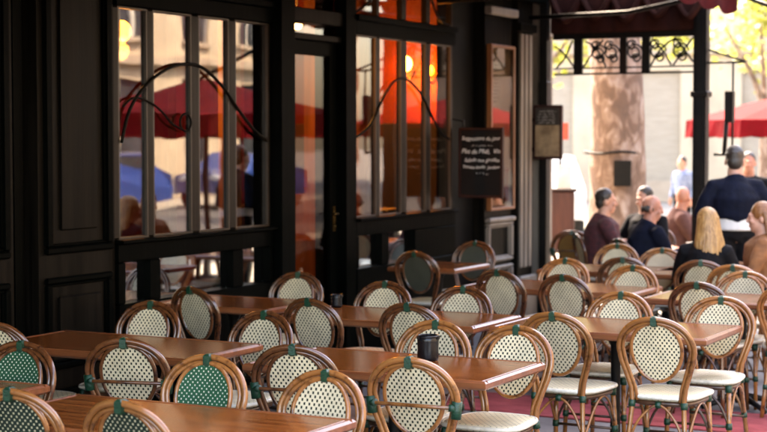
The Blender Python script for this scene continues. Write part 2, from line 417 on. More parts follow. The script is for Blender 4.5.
def frame_mould(b, x0, y0, y1, z0, z1, w=.035, dpt=.03):
    """Raised rectangular moulding on the wall face at x0."""
    for (a, c, e, f) in ((y0, y1, z0, z0+w), (y0, y1, z1-w, z1), (y0, y0+w, z0+w, z1-w), (y1-w, y1, z0+w, z1-w)):
        b.box(x0, x0+dpt, a, c, e, f, .010)
    k = w * 1.0
    for (a, c, e, f) in ((y0+k, y1-k, z0+k, z0+k+.018), (y0+k, y1-k, z1-k-.018, z1-k), (y0+k, y0+k+.018, z0+k+.018, z1-k-.018), (y1-k-.018, y1-k, z0+k+.018, z1-k-.018)):
        b.box(x0, x0+dpt*.5, a, c, e, f, .006)

def panel_pier(y0, y1, x, m):
    p = cb('panel', m, (-6.6, x, y0, y1, .0, 3.22))
    b = MB()
    frame_mould(b, x + .0005, y0 + .05, y1 - .06, 1.10, 3.0, .045, .035)
    frame_mould(b, x + .0005, y0 + .05, y1 - .06, .40, .96, .04, .03)
    b.box(x + .0005, x + .05, y0 - .0, y1 + .0, .0, .28, .012)
    b.build('moulding', M['black_paint'], p)
    c = MB(); c.box(x, x + .018, y0 + .20, y1 - .20, 1.24, 2.86, .015); c.box(x, x + .022, y0 + .17, y1 - .17, .53, .84, .018)
    c.build('raised_field', m, p)
    return p
panel_pier(7.46, 8.20, -6.22, M['brown_paint'])
panel_pier(6.35, 7.26, -6.24, M['brown_paint'])
panel_pier(5.1, 6.25, -6.24, M['brown_paint'])
panel_pier(3.6, 5.0, -6.24, M['brown_paint'])
cb('recess', M['black_void'], (-6.6, -6.40, 7.26, 7.46, 0, 3.22), bev=0)
cb('downpipe', M['black_paint'], (-6.36, -6.28, 7.32, 7.40, 0, 3.22), bev=.03)

def window(y0, y1, gaps, low, m_glass, transom):
    """Tall multi-pane window: rails, mullions, panes, low panes and solid base."""
    w = cb('window', M['black_paint'],
           (-6.34, -6.19, y0, y1, 2.64, 2.75), (-6.30, -6.165, y0, y1, 2.75, 2.80),
           label='tall four-light window in black painted wood')
    cb('base_panel', M['black_paint'], (-6.34, -6.185, y0, y1, 0, .74), parent=w)
    cb('sill', M['black_paint'], (-6.34, -6.19, y0, y1, 1.005, 1.125), (-6.28, -6.15, y0, y1, 1.125, 1.15), parent=w)
    if transom: cb('frame', M['black_paint'], (-6.34, -6.20, y0, y1, 3.12, 3.22), parent=w)
    else: cb('frame', M['black_paint'], (-6.34, -6.20, y0, y1, 2.80, 3.22), parent=w)
    gaps = [(a if a <= y0 + .001 else a + .055, c if c >= y1 - .001 else c - .014) for a, c in gaps]
    for a, c in gaps: cb('mullion', M['mullion_paint'], (-6.275, -6.222, a, c, 1.15, 2.64), parent=w, bev=.014)
    if transom:
        for a, c in gaps: cb('mullion', M['mullion_paint'], (-6.275, -6.222, a, c, 2.80, 3.12), parent=w, bev=.014)
        cb('pane', m_glass, (WX-.004, WX+.004, y0, y1, 2.80, 3.12), parent=w, bev=0)
    edges = [y0] + [q for gp in gaps for q in gp] + [y1]
    edges = edges[2:-2]
    for i in range(0, len(edges) - 1, 2):
        cb('pane', m_glass, (WX-.004, WX+.004, edges[i], edges[i+1], 1.15, 2.64), parent=w, bev=0)
        # thin pale bead round each light
        bd = MB(); a, c = edges[i], edges[i+1]
        for q in ((a, a+.014, 1.15, 2.64), (c-.014, c, 1.15, 2.64), (a+.014, c-.014, 1.15, 1.164), (a+.014, c-.014, 2.626, 2.64)): bd.box(WX+.005, WX+.026, *q, .003)
        bd.build('bead', M['bead_paint'], w)
    for (a, c, solid) in low:
        if solid: cb('mullion', M['black_paint'], (-6.34, -6.19, a, c, .74, 1.005), parent=w)
        else: cb('low_pane', M['glass_low'], (WX-.004, WX+.004, a, c, .74, 1.005), parent=w, bev=0)
    return w
w1 = window(8.20, 10.08, [(8.20,8.265),(8.515,8.64),(9.02,9.17),(9.485,9.63),(10.01,10.08)],
            [(8.20,8.27,1),(8.27,8.54,0),(8.54,8.65,1),(8.65,9.53,0),(9.53,9.66,1),(9.66,10.02,0),(10.02,10.08,1)], M['glass'], False)
w2 = window(11.36, 13.24, [(11.36,11.385),(11.71,11.825),(12.17,12.32),(12.645,12.79),(13.16,13.24)],
            [(11.36,11.40,1),(11.40,11.80,0),(11.80,11.92,1),(11.92,12.42,0),(12.42,13.24,1)], M['glass_warm'], True)
tr = MB()
def arc(b, pts, r=.0115): b.tube(bez([(-6.215, y, z) for y, z in pts], 6), r, 8)
arc(tr, [(8.27,1.77),(8.36,1.98),(8.53,2.14),(8.78,2.26),(9.0,2.30),(9.20,2.28),(9.44,2.16),(9.66,1.99),(9.85,1.86),(10.02,1.78)])
arc(tr, [(8.29,2.00),(8.41,2.06),(8.59,2.03),(8.72,1.97),(8.82,1.90),(8.93,1.86)], .0075)
tr.tube([(-6.215, 8.985 + .065*math.cos(a*.35), 1.905 + .06*math.sin(a*.35)) for a in range(18)], .0075, 8, closed=True)
tr.build('tracery', M['brown_paint'], w1)
tr = MB()
arc(tr, [(11.37,1.80),(11.59,1.88),(11.73,1.99),(11.84,2.11),(11.93,2.19),(12.07,2.28),(12.26,2.31),(12.43,2.26),(12.59,2.18),(12.73,2.06),(12.86,1.94),(13.0,1.84),(13.16,1.79)], .0105)
arc(tr, [(11.38,2.81),(11.5,2.86),(11.64,2.93),(11.76,3.02),(11.84,3.12)], .0105)
arc(tr, [(12.66,3.12),(12.79,3.02),(12.87,2.92),(12.97,2.85),(13.16,2.81)], .0105)
tr.build('tracery', M['brown_paint'], w2)

cb('pilaster', M['black_paint'], (-6.45, -6.12, 10.085, 10.275, 0, 3.16), (-6.45, -6.09, 10.07, 10.29, 0, .30), (-6.45, -6.08, 10.07, 10.29, 3.05, 3.16))
# door bay
dr = thing('cafe_door', 'x', 'door'); bpy.data.objects.remove(dr)
door = cb('door', M['black_paint'], (-6.29, -6.24, 10.28, 10.37, .02, 2.55), (-6.29, -6.24, 11.01, 11.12, .02, 2.55), (-6.29, -6.24, 10.37, 11.01, 2.44, 2.55), (-6.29, -6.24, 10.37, 11.01, .02, .30), label='black glazed cafe door with brass handle')
cb('pane', M['glass_door'], (-6.274, -6.266, 10.37, 11.01, .30, 2.44), parent=door, bev=0)
hd = MB(); hd.box(-6.24, -6.232, 11.045, 11.085, 1.06, 1.26, .003); hd.tube([(-6.232, 11.065, 1.20), (-6.195, 11.065, 1.20), (-6.195, 11.0, 1.20)], .008, 8); hd.ell((-6.23, 11.065, 1.10), (.012, .012, .012))
hd.build('handle', M['brass'], door)
cb('transom', M['brown_paint'], (-6.34, -6.19, 10.28, 11.13, 2.68, 2.79), (-6.34, -6.20, 10.28, 11.13, 2.55, 2.60))
cb('pane', M['glass_warm'], (-6.274, -6.266, 10.28, 11.13, 2.79, 3.16), (-6.274, -6.266, 10.28, 11.13, 2.60, 2.68), bev=0, label='clear fanlight pane over the door')
cb('pilaster', M['black_paint'], (-6.45, -6.16, 11.135, 11.24, 0, 3.16), (-6.45, -6.19, 11.25, 11.355, 0, 3.16))
# black recess behind the chalkboard, then the menu section
cb('recess', M['black_void'], (-6.385, -6.36, 13.245, 14.0, 0, 3.22), bev=0)
ms = cb('panel', M['brown_paint'], (-6.5, -6.24, 14.005, 14.66, 0, 3.22), label='panelled section carrying the glazed notice case')
for q in ((-6.2395, -6.17, 14.0, 14.66, 2.98, 3.06), (-6.2395, -6.19, 14.0, 14.66, .0, .25), (-6.2395, -6.18, 14.02, 14.64, .985, 1.03)):
    b = MB(); b.box(*q, .012); b.build('moulding', M['grey_paint'], ms)
for z0, z1 in ((.30, .56), (.60, .98)):
    b = MB(); frame_mould(b, -6.2395, 14.03, 14.62, z0, z1, .035, .04); b.build('moulding', M['grey_paint'], ms)
p2 = cb('pilaster', M['brown_paint'], (-6.5, -6.2, 14.72, 15.10, 0, 3.22), (-6.5, -6.16, 14.70, 15.12, 2.86, 2.94), label='brown fluted pilaster beside the notice case')
b = MB(); [b.box(-6.2, -6.18, 14.76 + .11*i, 14.82 + .11*i, .5, 2.84, .010) for i in range(3)]; b.box(-6.2, -6.15, 14.70, 15.12, 0, .42, .012)
b.build('moulding', M['grey_paint'], p2)
cb('recess', M['black_void'], (-6.5, -6.36, 14.66, 14.72, 0, 3.22), (-6.5, -6.36, 15.10, 15.24, 0, 3.22), bev=0)
p3 = cb('pilaster', M['grey_paint'], (-6.5, -6.18, 15.26, 15.60, 0, 3.22), (-6.5, -6.14, 15.24, 15.62, 2.84, 2.92), label='pale worn end pilaster at the corner')
b = MB(); b.box(-6.18, -6.165, 15.33, 15.36, .4, 2.8, .004); b.box(-6.18, -6.165, 15.47, 15.50, .4, 2.8, .004); b.box(-6.18, -6.14, 15.24, 15.62, 0, .36, .01)
b.build('moulding', M['black_paint'], p3)

# notice case on the panelled section
nc = thing('notice_case', 'orange wood framed glass notice case with pale papers on the panelled wall', 'notice case', (-6.235, 14.33, 1.10))
b = MB(); H_ = 1.60
for q in ((-.29,-.262,0,H_), (.262,.29,0,H_), (-.262,.262,0,.03), (-.262,.262,H_-.03,H_)): b.box(.0, .05, *q, .006)
b.build('frame', M['orange_wood'], nc)
b = MB(); b.box(.002, .010, -.26, .26, .032, H_-.032); b.build('backing', M['paper'], nc)
b = MB(); b.box(.011, .014, -.21, .04, .10, .20); b.box(.011, .014, -.21, .04, .30, .36); b.build('notice', M['ink'], nc)
b = MB(); b.box(.011, .014, .10, .22, .08, .40); b.build('notice', M['paper_red'], nc, label='red printed notice at the bottom right')
b = MB(); b.box(.011, .014, -.20, .02, .95, 1.45)
b.build('notice', M['paper_white'], nc)
b = MB(); [b.box(.0145, .0155, -.17, -.17 + random.uniform(.08, .15), 1.40 - .035*i, 1.408 - .035*i) for i in range(11)]; b.build('print', M['ink'], nc)
b = MB(); b.box(.036, .040, -.261, .261, .031, H_-.031); b.build('pane', M['glass'], nc)

# ------------------------------------------------------------------ interior lamps
def lamp(loc, r, m, col, watts, label, wall_dx, wall_dy):
    t = thing('wall_lamp', label, 'lamp', loc, 0, 'lamps inside the cafe')
    b = MB(); b.ell((0, 0, 0), (r, r, r*1.1)); b.build('globe', m, t)
    b = MB(); b.tube(bez([(0, 0, -r), (0, 0, -r-.05), (wall_dx*.6, wall_dy*.6, -r-.08), (wall_dx, wall_dy, -r)], 5), .012, 8); b.build('arm', M['brass'], t)
    L = bpy.data.lights.new('bulb', 'POINT'); L.energy = watts; L.color = col; L.shadow_soft_size = r
    lo = bpy.data.objects.new('bulb', L); COL.objects.link(lo); lo.parent = t; lo.location = (0, 0, 0)
    m.node_tree  # globe lets its own light out
    b = t.children[0]; b.visible_shadow = True
    lo.location = (0, -.0, -r*1.9)
    return t
lamp((-7.53, 14.86, 2.57), .075, M['glow'], (1, .36, .06), 7, 'bright amber globe lamp seen through the second tall window', 0, .22)
lamp((-7.27, 14.90, 2.50), .05, M['glow2'], (1, .34, .06), 5, 'small orange globe lamp right of the bright amber globe', 0, .18)
lamp((-7.10, 14.92, 2.50), .045, M['glow2'], (1, .34, .06), 5, 'smallest orange globe lamp beside the window edge', 0, .16)
lamp((-7.5, 9.99, 2.62), .075, M['glow2'], (1, .45, .12), 14, 'orange globe lamp in the first window beside the brown panelling', -.02, .3)
lamp((-8.0, 13.1, 3.10), .10, M['glow'], (1, .55, .15), 16, 'yellow globe lamp high behind the fanlight over the door', 0, .3)

for i, (x, y, z, r, lab) in enumerate(PEND):
    t = thing('pendant_lamp', lab, 'lamp', (x, y, z), 0, 'lamps inside the cafe')
    b = MB(); b.ell((0, 0, 0), (r, r, r*.9)); b.build('globe', M['glow3'], t)
    b = MB(); b.tube([(0, 0, r*.8), (0, 0, 3.52 - z)], .006, 6); b.build('cord', M['iron'], t)
    b = MB(); b.lathe([(r*.95, r*.35), (r*.5, r*.95), (.012, r*1.2)], 14); b.build('shade', M['int_wood'], t)
# ------------------------------------------------------------------ chairs
def yb(x, z):
    if z < .45: return -.19 - .06 * (.45 - z) / .45
    return -.19 - .215 * (z - .45) + .35 * x * x

def hoop_pts(hw, top, dy, foot=True):
    k = hw / .203
    prof = [(.172, 0.0), (.160, .15), (.146, .30), (.138, .42), (.146, .50), (.168, .57), (.192, .64), (.202, .70)] if foot else [(.128, .43), (.140, .50), (.166, .57), (.190, .64), (.201, .70)]
    P = [(x * k, z) for x, z in prof]
    r = hw; zc = .70
    for a in range(8, 91, 8):
        P.append((hw * math.cos(R(a)) ** .92 if a < 90 else 0, zc + (top - zc) * math.sin(R(a))))
    P.append((0, top))
    full = [(x, z) for x, z in P] + [(-x, z) for x, z in P[-2::-1]]
    return [Vector((x, yb(x, z) + dy, z)) for x, z in full]

def oval_pts(hw, hh, zc, dy, n=40):
    out = []
    for i in range(n):
        a = 2 * math.pi * i / n
        x = hw * math.cos(a) * (1 + .10 * math.sin(a)); z = zc + hh * math.sin(a)
        out.append(Vector((x, yb(x, z) + dy, z)))
    return out

def chair_parts(root, cane, weave, bar=False):
    P = lambda b, n, m, l=None: b.build(n, m, root, label=l)
    b = MB(); b.tube(hoop_pts(.203, .868, 0), .0135, 10); P(b, 'hoop', cane)
    b = MB(); b.tube(hoop_pts(.181, .846, .006, False), .0098, 8); P(b, 'inner_hoop', cane)
    b = MB(); b.tube(oval_pts(.134, .155, .690, .012), .0105, 8, closed=True); P(b, 'back_frame', cane)
    # woven back, 5 mm thick
    ring = [oval_pts(.134*k, .155*k, .690, .012) for k in (.98, .66, .33)]
    vs = []; fs = []
    for side in (.003, -.003):
        base = len(vs)
        for rg in ring: vs += [p + Vector((0, side, 0)) for p in rg]
        vs.append(Vector((0, yb(0, .69) + .012 + side, .69)))
        n = len(ring[0])
        for q in range(2):
            for i in range(n):
                j = (i+1) % n; f = (base+q*n+i, base+q*n+j, base+(q+1)*n+j, base+(q+1)*n+i)
                fs.append(f if side < 0 else f[::-1])
        for i in range(n):
            j = (i+1) % n; f = (base+2*n+i, base+2*n+j, base+3*n); fs.append(f if side < 0 else f[::-1])
    b = MB(); b.add(vs, fs, True); P(b, 'woven_back', weave)
    # seat
    def rr(hx, hy, z, e=3.6, n=36):
        o = []
        for i in range(n):
            a = 2*math.pi*i/n; c, s_ = math.cos(a), math.sin(a)
            x = hx * math.copysign(abs(c)**(2/e), c); y = hy * math.copysign(abs(s_)**(2/e), s_)
            x *= 1 + .10 * (y / hy)
            o.append(Vector((x, y + .01, z)))
        return o
    n = 36; rings = [rr(.185,.195,.430), rr(.192,.202,.440), rr(.190,.200,.455), rr(.165,.175,.459), rr(.08,.085,.455)]
    vs = [p for rg in rings for p in rg] + [Vector((0,.01,.454)), Vector((0,.01,.430))]
    fs = [(q*n+i, q*n+(i+1)%n, (q+1)*n+(i+1)%n, (q+1)*n+i) for q in range(4) for i in range(n)]
    fs += [(4*n+i, 4*n+(i+1)%n, 5*n) for i in range(n)] + [((i+1)%n, i, 5*n+1) for i in range(n)]
    b = MB(); b.add(vs, fs, True); P(b, 'seat', M['seat_weave'])
    b = MB(); b.tube(rr(.196,.206,.447), .0105, 8, closed=True); P(b, 'seat_rim', M['seat_rim'])
    b = MB(); b.tube(rr(.170,.180,.415), .014, 8, closed=True); P(b, 'seat_frame', M['leg_dark'])
    for s in (-1, 1):
        b = MB(); b.tube([(s*.168,.165,.425), (s*.176,.18,.22), (s*.182,.19,0)], [.014,.0135,.0125], 10); P(b, 'leg', cane)
    for s in (-1, 1):     # bent cane braces
        b = MB(); b.tube(bez([(s*.176,.18,.20), (s*.13,.185,.31), (s*.05,.18,.39), (s*.0,.178,.41)], 5), .0075, 6); P(b, 'brace', M['leg_dark'])
        b = MB(); b.tube(bez([(s*.155,-.215,.20), (s*.11,-.21,.31), (s*.05,-.195,.385), (s*.0,-.185,.41)], 5), .0075, 6); P(b, 'brace', cane)
        b = MB(); b.tube(bez([(s*.158,-.205,.22), (s*.172,-.1,.36), (s*.175,0,.405), (s*.178,.09,.36), (s*.178,.175,.22)], 5), .0075, 6); P(b, 'brace', cane)
    b = MB(); b.tube([(-.157,-.21,.20),(.157,-.21,.20)], .008, 6); P(b, 'stretcher', M['leg_dark'])
    b = MB(); b.tube([(-.178,.18,.20),(.178,.18,.20)], .008, 6); P(b, 'stretcher', M['leg_dark'])
    # green bindings
    def wrap(a, c, r): q = MB(); q.tube([a, Vector(a).lerp(Vector(c), .5), c], r, 10); P(q, 'binding', M['binding'])
    q = MB(); t0 = yb(0, .86)
    q.box(-.0155, .0155, t0-.018, t0+.026, .828, .8830, .008); P(q, 'binding', M['binding'])
    for s in (-1, 1):
        wrap((s*.141, yb(.14,.40), .395), (s*.139, yb(.14,.43), .43), .0185)
        wrap((s*.155, yb(.155,.2), .19), (s*.152, yb(.155,.2), .22), .0175)
        wrap((s*.168,.166,.39), (s*.168,.165,.43), .0195)
        wrap((s*.177,.181,.185), (s*.176,.18,.22), .0185)
    wrap((-.014,-.186,.41), (.014,-.186,.41), .0185)
    if bar:
        zb_ = .668; e = .200; yy = yb(e, zb_)
        b = MB(); b.tube(bez([(-e, yy-.012, zb_), (-.12, yb(.12,zb_)-.028, zb_+.004), (0, yb(0,zb_)-.034, zb_+.006), (.12, yb(.12,zb_)-.028, zb_+.004), (e, yy-.012, zb_)], 6), .0088, 8); P(b, 'back_bar', cane)
        for s in (-1, 1):
            wrap((s*.192, yy-.004, zb_-.045), (s*.200, yy-.006, zb_+.028), .0225)
            q = MB(); q.tube([(s*.168, yb(.17,zb_)-.02, zb_+.003), (s*.195, yy-.013, zb_)], .0165, 10); P(q, 'binding', M['binding'])

PROTO = {}
def chair(kind, x, y, face, label, yaw=0., z=0.):
    """(x, y) is the floor point under the top of the back; face +1 looks along the wall away from the viewer, -1 towards the viewer."""
    cane = M['dark_cane'] if 'd' in kind else M['cane']
    weave = M['green_weave'] if 'g' in kind else (M['backlit_weave'] if 'k' in kind else (M['plain_weave'] if 'p' in kind else (M['pale_weave'] if 'q' in kind else (M['ochre_weave'] if 'o' in kind else M['weave']))))
    if kind not in PROTO:
        r = thing('bistro_chair', label, 'chair'); chair_parts(r, cane, weave, 'b' in kind); PROTO[kind] = r
    else:
        r = copy_thing(PROTO[kind])
    a = (0 if face > 0 else math.pi) + R(yaw)
    off = Vector((0, .279, 0)); off.rotate(Matrix.Rotation(a, 3, 'Z'))
    r.location = (x + off.x, y + off.y, z); r.rotation_euler = (0, 0, a)
    r['label'] = label; r['group'] = 'cane bistro chairs on the terrace'
    return r

CH = [
 # kind, x, y, face, yaw, label
 ('d',  -5.47, 6.20,  1,  4, 'brown cane chair with cream weave at the left edge, just behind the green-woven one'),
 ('gd', -4.80, 5.64, -1,  3, 'bistro chair with green white-flecked weave at the left edge behind a table end'),
 ('k',  -3.94, 4.55,  1,  5, 'honey cane chair with backlit-dark flecked weave cut off in the bottom left corner'),
 ('k',  -3.41, 4.52,  1, -4, 'honey cane chair with backlit-dark weave at the bottom edge, its back to the viewer'),
 ('db', -4.46, 5.94,  1, 14, 'brown cane chair with a bar across its back, left of the front green-woven chair'),
 ('d',  -5.34, 7.38, -1,  4, 'cream-woven chair facing out at the far side of the table under the black panelling'),
 ('d',  -5.66, 8.22,  1, -12, 'brown cane chair with greyish weave closest to the first tall window'),
 ('d',  -4.50, 7.24, -1, -4, 'cream-woven chair between the bright green-woven chair and the first window'),
 ('d',  -4.64, 7.93,  1, -6, 'brown cane chair, back turned, left before the table holding a small dark cup'),
 ('g',  -3.80, 5.66, -1,  2, 'honey cane chair with bright green weave behind the nearest table'),
 ('db', -3.65, 6.10,  1, 12, 'brown chair with a bar across its back, right behind the front green-woven chair'),
 ('c',  -3.13, 5.50, -1, -6, 'large cream-woven chair at the right end of the nearest table, facing the viewer'),
 ('b',  -3.01, 5.98,  1,  3, 'cane chair with a bar across its back, standing in front of the black pot'),
 ('c',  -3.50, 7.27, -1,  0, 'cream-woven honey cane chair directly behind the black pot'),
 ('d',  -4.01, 7.95,  1, -3, 'brown cane chair with its back turned, just left above the chair behind the black pot'),
 ('d',  -4.75, 9.11, -1,  0, 'cream-woven chair behind the small dark cup'),
 ('d',  -4.16, 9.03, -1,  2, 'cream-woven chair behind the right end of the table holding a small dark cup'),
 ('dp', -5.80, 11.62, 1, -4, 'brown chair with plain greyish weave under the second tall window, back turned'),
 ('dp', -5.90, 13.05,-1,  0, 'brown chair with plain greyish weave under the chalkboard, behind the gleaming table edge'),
 ('d',  -4.48, 10.28, 1,-10, 'brown cane chair with a narrow turned back, alone left of the red carpet table'),
 ('d',  -3.93, 10.12, 1, -8, 'brown cane chair with its back turned under the hanging menu board'),
 ('c',  -4.44, 11.50,-1,  0, 'cream-woven chair facing the viewer, below the brown box at the tree'),
 ('c',  -3.17, 9.14, -1,  0, 'cream-woven chair cut by a table edge, left of the front full chair'),
 ('c',  -3.12, 7.89,  1, -2, 'honey cane chair, back turned and seat showing, between black pot and front full chair'),
 ('c',  -2.57, 7.91,  1,  1, 'front honey cane chair shown nearly whole from behind at lower right, oval cream back'),
 ('c',  -2.56, 9.14, -1,  0, 'cream-woven chair cut by a table edge, right of the front full chair'),
 ('c',  -3.76, 11.10,-1, -4, 'bright cream-woven chair facing the viewer, in front of the bald man'),
 ('d',  -4.09, 11.81, 1,  6, 'brown cane chair mostly hidden behind the bright one before the bald man'),
 ('c',  -4.65, 13.30,-1,  0, 'small cream-woven chair peeping out left of the bald man'),
 ('cq', -4.13, 12.93,-1,  6, 'cane chair with plain pale back between the bald man and the blonde woman'),
 ('d',  -2.96, 9.99,  1, -4, 'cane chair with its back turned and a green tie, below the blonde woman'),
 ('c',  -3.13, 11.46, 1,  0, 'cane chair with its back turned, right of the blonde woman'),
 ('c',  -2.90, 10.95,-1,  2, 'cream-woven chair facing the viewer, near the right edge below the standing man'),
 ('c',  -2.40, 10.14, 1,  8, 'cane chair cut off at the right edge, one slender leg on the paving'),
 ('d',  -5.62, 9.48, -1,  2, 'cream-woven chair facing out at the foot of the first window near the door'),
 ('c',  -3.05, 7.25, -1, -2, 'large cream-woven chair behind the right corner of the table with the black pot'),
 ('dbo',-5.73, 15.0,  1, 20, 'dark chair with an ochre back and a bar across it, behind the man in burgundy'),
]
PL = bpy.data.objects
for k, x, y, f, yw, lab in CH:
    chair(k, x, y, f, lab, yw)

# ------------------------------------------------------------------ tables
def table(x0, x1, y0, y1, label, legs=True):
    w, d_ = x1 - x0, y1 - y0
    t = thing('bistro_table', label, 'table', ((x0+x1)/2, (y0+y1)/2, 0), 0, 'wooden tables on the terrace')
    b = MB(); b.box(-w/2+.03, w/2-.03, -d_/2+.03, d_/2-.03, .697, .731, .004); b.build('tabletop', M['table_wood'], t)
    b = MB()
    for q in ((-w/2, w/2, -d_/2, -d_/2+.0295), (-w/2, w/2, d_/2-.0295, d_/2), (-w/2, -w/2+.0295, -d_/2+.0297, d_/2-.0297), (w/2-.0295, w/2, -d_/2+.0297, d_/2-.0297)):
        b.box(q[0], q[1], q[2], q[3], .692, .733, .010)
    b.build('edge_lip', M['table_edge'], t)
    b = MB(); b.lathe([(.045,.03),(.030,.08),(.026,.4),(.030,.62),(.05,.66),(.11,.69)], 16); b.build('column', M['iron'], t)
    for a in range(4):
        an = math.pi/4 + a*math.pi/2
        c, s_ = math.cos(an), math.sin(an)
        b = MB(); b.tube([(c*.02, s_*.02, .075), (c*.18, s_*.18, .045), (c*.30, s_*.30, .016)], [.026,.020,.016], 8); b.build('foot', M['iron'], t)
    return t
TB = [
 (-4.22, -2.89, 4.62, 5.30, 'reddish wooden table in the lower left foreground, closest to the viewer'),
 (-5.75, -4.48, 4.75, 5.44, 'wooden table of which only the right end shows at the left edge'),
 (-5.68, -4.39, 6.36, 7.04, 'dark wooden table beside the black wood panelling'),
 (-4.09, -2.83, 6.37, 7.07, 'warm brown wooden table carrying the black pot'),
 (-5.02, -3.72, 8.20, 8.90, 'wooden table holding a small dark cup at its left end'),
 (-6.14, -5.24, 8.44, 9.10, 'dark red-brown table against the foot of the first tall window'),
 (-6.12, -5.50, 11.76, 12.46, 'small dark table with a gleaming edge under the chalkboard'),
 (-4.86, -3.56, 10.44, 11.16, 'wooden table below the hanging menu board, beyond the red carpet'),
 (-3.66, -2.40, 8.28, 9.00, 'wooden table behind the front full chair, just before the red carpet'),
 (-3.42, -2.20, 10.22, 10.86, 'wooden table near the right edge, standing beyond the red carpet'),
 (-4.92, -3.78, 12.08, 12.80, 'sunlit table left in front of the bald man'),
 (-4.05, -3.55, 12.45, 13.05, 'table in front of the blonde woman'),
 (-4.95, -4.20, 14.62, 15.22, 'sunlit table beyond the bald man, set with small cups'),
 (-5.0, -4.0, 16.95, 17.5, 'farthest sunlit table by the trunk of the big tree'),
]
for a in TB: table(*a)

def pot(x, y, z, r, h, label, lip=True):
    t = thing('ashtray_pot', label, 'ashtray', (x, y, z), 0)
    b = MB(); b.lathe([(r*.93, 0), (r, .012), (r*.97, h*.45), (r, h*.8), (r*1.02, h), (r*.92, h+.002), (r*.86, h*.86), (r*.84, h*.4), (.002, h*.38)], 28); b.build('body', M['pot'], t)
    b = MB(); b.tube([(r*.97*math.cos(a*.2618), r*.97*math.sin(a*.2618), h) for a in range(24)], .006, 8, closed=True); b.build('rim', M['pot'], t)
    for a in range(3):
        b = MB(); cx_, cy_ = r*math.cos(2.1*a), r*math.sin(2.1*a); b.box(cx_-.006, cx_+.006, cy_-.01, cy_+.012, h-.012, h+.004); b.build('notch', M['iron'], t)
    return t
pot(-3.36, 6.88, .734, .052, .115, 'black glazed pot standing on the warm brown table')
pot(-4.93, 8.78, .734, .035, .075, 'small dark cup on the left end of a table near the door')
for i, (x, y, lb) in enumerate([(-4.75, 14.8, 'left'), (-4.5, 14.95, 'middle'), (-4.32, 14.78, 'right')]):
    t = thing('cup', 'white cup, %s one on the sunlit table beyond the bald man' % lb, 'cup', (x, y, .734), 0, 'cups on the sunlit table')
    b = MB(); b.lathe([(.018, 0), (.03, .02), (.038, .065), (.036, .066), (.028, .022), (.004, .012)], 16); b.build('bowl', M['paper_white'], t)
    b = MB(); b.tube(bez([(.035,0,.05), (.058,0,.048), (.055,0,.025), (.031,0,.022)], 4), .004, 6); b.build('handle', M['paper_white'], t)

# ------------------------------------------------------------------ chalkboard and menu board
def text_mesh(txt, size, m, parent, loc, shear=.25, wobble=0.):
    cu = bpy.data.curves.new('lettering', 'FONT'); cu.body = txt; cu.size = size; cu.shear = shear; cu.extrude = .0008; cu.offset = -.0003
    cu.align_x = 'CENTER'
    o = bpy.data.objects.new('lettering', cu); COL.objects.link(o)
    me = bpy.data.meshes.new_from_object(o.evaluated_get(bpy.context.evaluated_depsgraph_get()))
    bpy.data.objects.remove(o)
    for v in me.vertices:
        x, y, z = v.co; y += wobble * math.sin(x * 37 + loc[2] * 50)
        v.co = (x, -z, y)
    me.materials.clear(); me.materials.append(m)
    q = bpy.data.objects.new('lettering', me); COL.objects.link(q); q.parent = parent; q.location = loc
    return q
def scribble(b, x0, x1, z, amp, y):
    P = []; x = x0
    while x < x1:
        P.append((x, y, z + random.uniform(-amp, amp))); x += random.uniform(.004, .009)
        if random.random() < .14 and len(P) > 2:
            b.tube(P, .0013, 4); P = []; x += .010
    if len(P) > 1: b.tube(P, .0013, 4)

bd = thing('chalkboard', 'black chalkboard with handwritten menu hanging by the second tall window', 'chalkboard', (-5.97, 13.32, 1.255), R(-3))
b = MB(); b.box(-.205, .205, -.006, .006, .02, .62); b.build('slate', M['slate_board'], bd)
b = MB()
for q in ((-.225,.225,.0,.024), (-.225,.225,.616,.64), (-.225,-.203,.024,.616), (.203,.225,.024,.616)): b.box(q[0], q[1], -.016, .014, q[2], q[3], .004)
b.build('frame', M['board_frame'], bd)
for tx, sz, z, dx in (('Suggestions du jour', .050, .525, 0), ('Plat du Midi,  Vin', .058, .405, .0), ('Salade aux girolles', .048, .330, .01), ('Tomate-basilic  Jambon', .040, .268, .0)):
    text_mesh(tx, sz, M['chalk'], bd, (dx, -.0075, z), .3, .003)
b = MB(); scribble(b, -.09, .12, .475, .006, -.0075); scribble(b, -.05, .08, .222, .010, -.0075)
b.build('lettering', M['chalk'], bd)
b = MB(); b.tube([(-.18, .0, .64), (-.18, .0, .70), (-.30, .0, .72), (-.42, 0, .72)], .008, 6); b.build('bracket', M['iron'], bd)

mb_ = thing('menu_board', 'hanging framed menu board with dark heading and parchment page on the end pilaster', 'menu board', (-6.06, 15.16, 1.585), R(4))
b = MB(); b.box(-.15, .15, .0, .05, 0, .55, .006); b.build('case', M['board_frame'], mb_)
b = MB(); b.box(-.127, .127, -.004, .0, .03, .345); b.build('page', M['parchment'], mb_)
b = MB(); b.box(-.127, .127, -.004, .0, .345, .52); b.build('page', M['menu_dark'], mb_, label='dark heading strip')
b = MB()
for z in (.485, .455, .43, .40, .37): scribble(b, -.105 + random.uniform(0, .02), .105 - random.uniform(0, .03), z, .007, -.0055)
b.build('lettering', M['chalk'], mb_)
b = MB()
for i in range(9): scribble(b, -.085 + random.uniform(0, .03), .085 - random.uniform(0, .04), .32 - .032*i, .006, -.0055)
b.build('lettering', M['ink'], mb_)
for z in (.38, .08):
    b = MB(); b.box(-.17, -.151, .012, .038, z, z+.04); b.build('bracket', M['iron'], mb_)

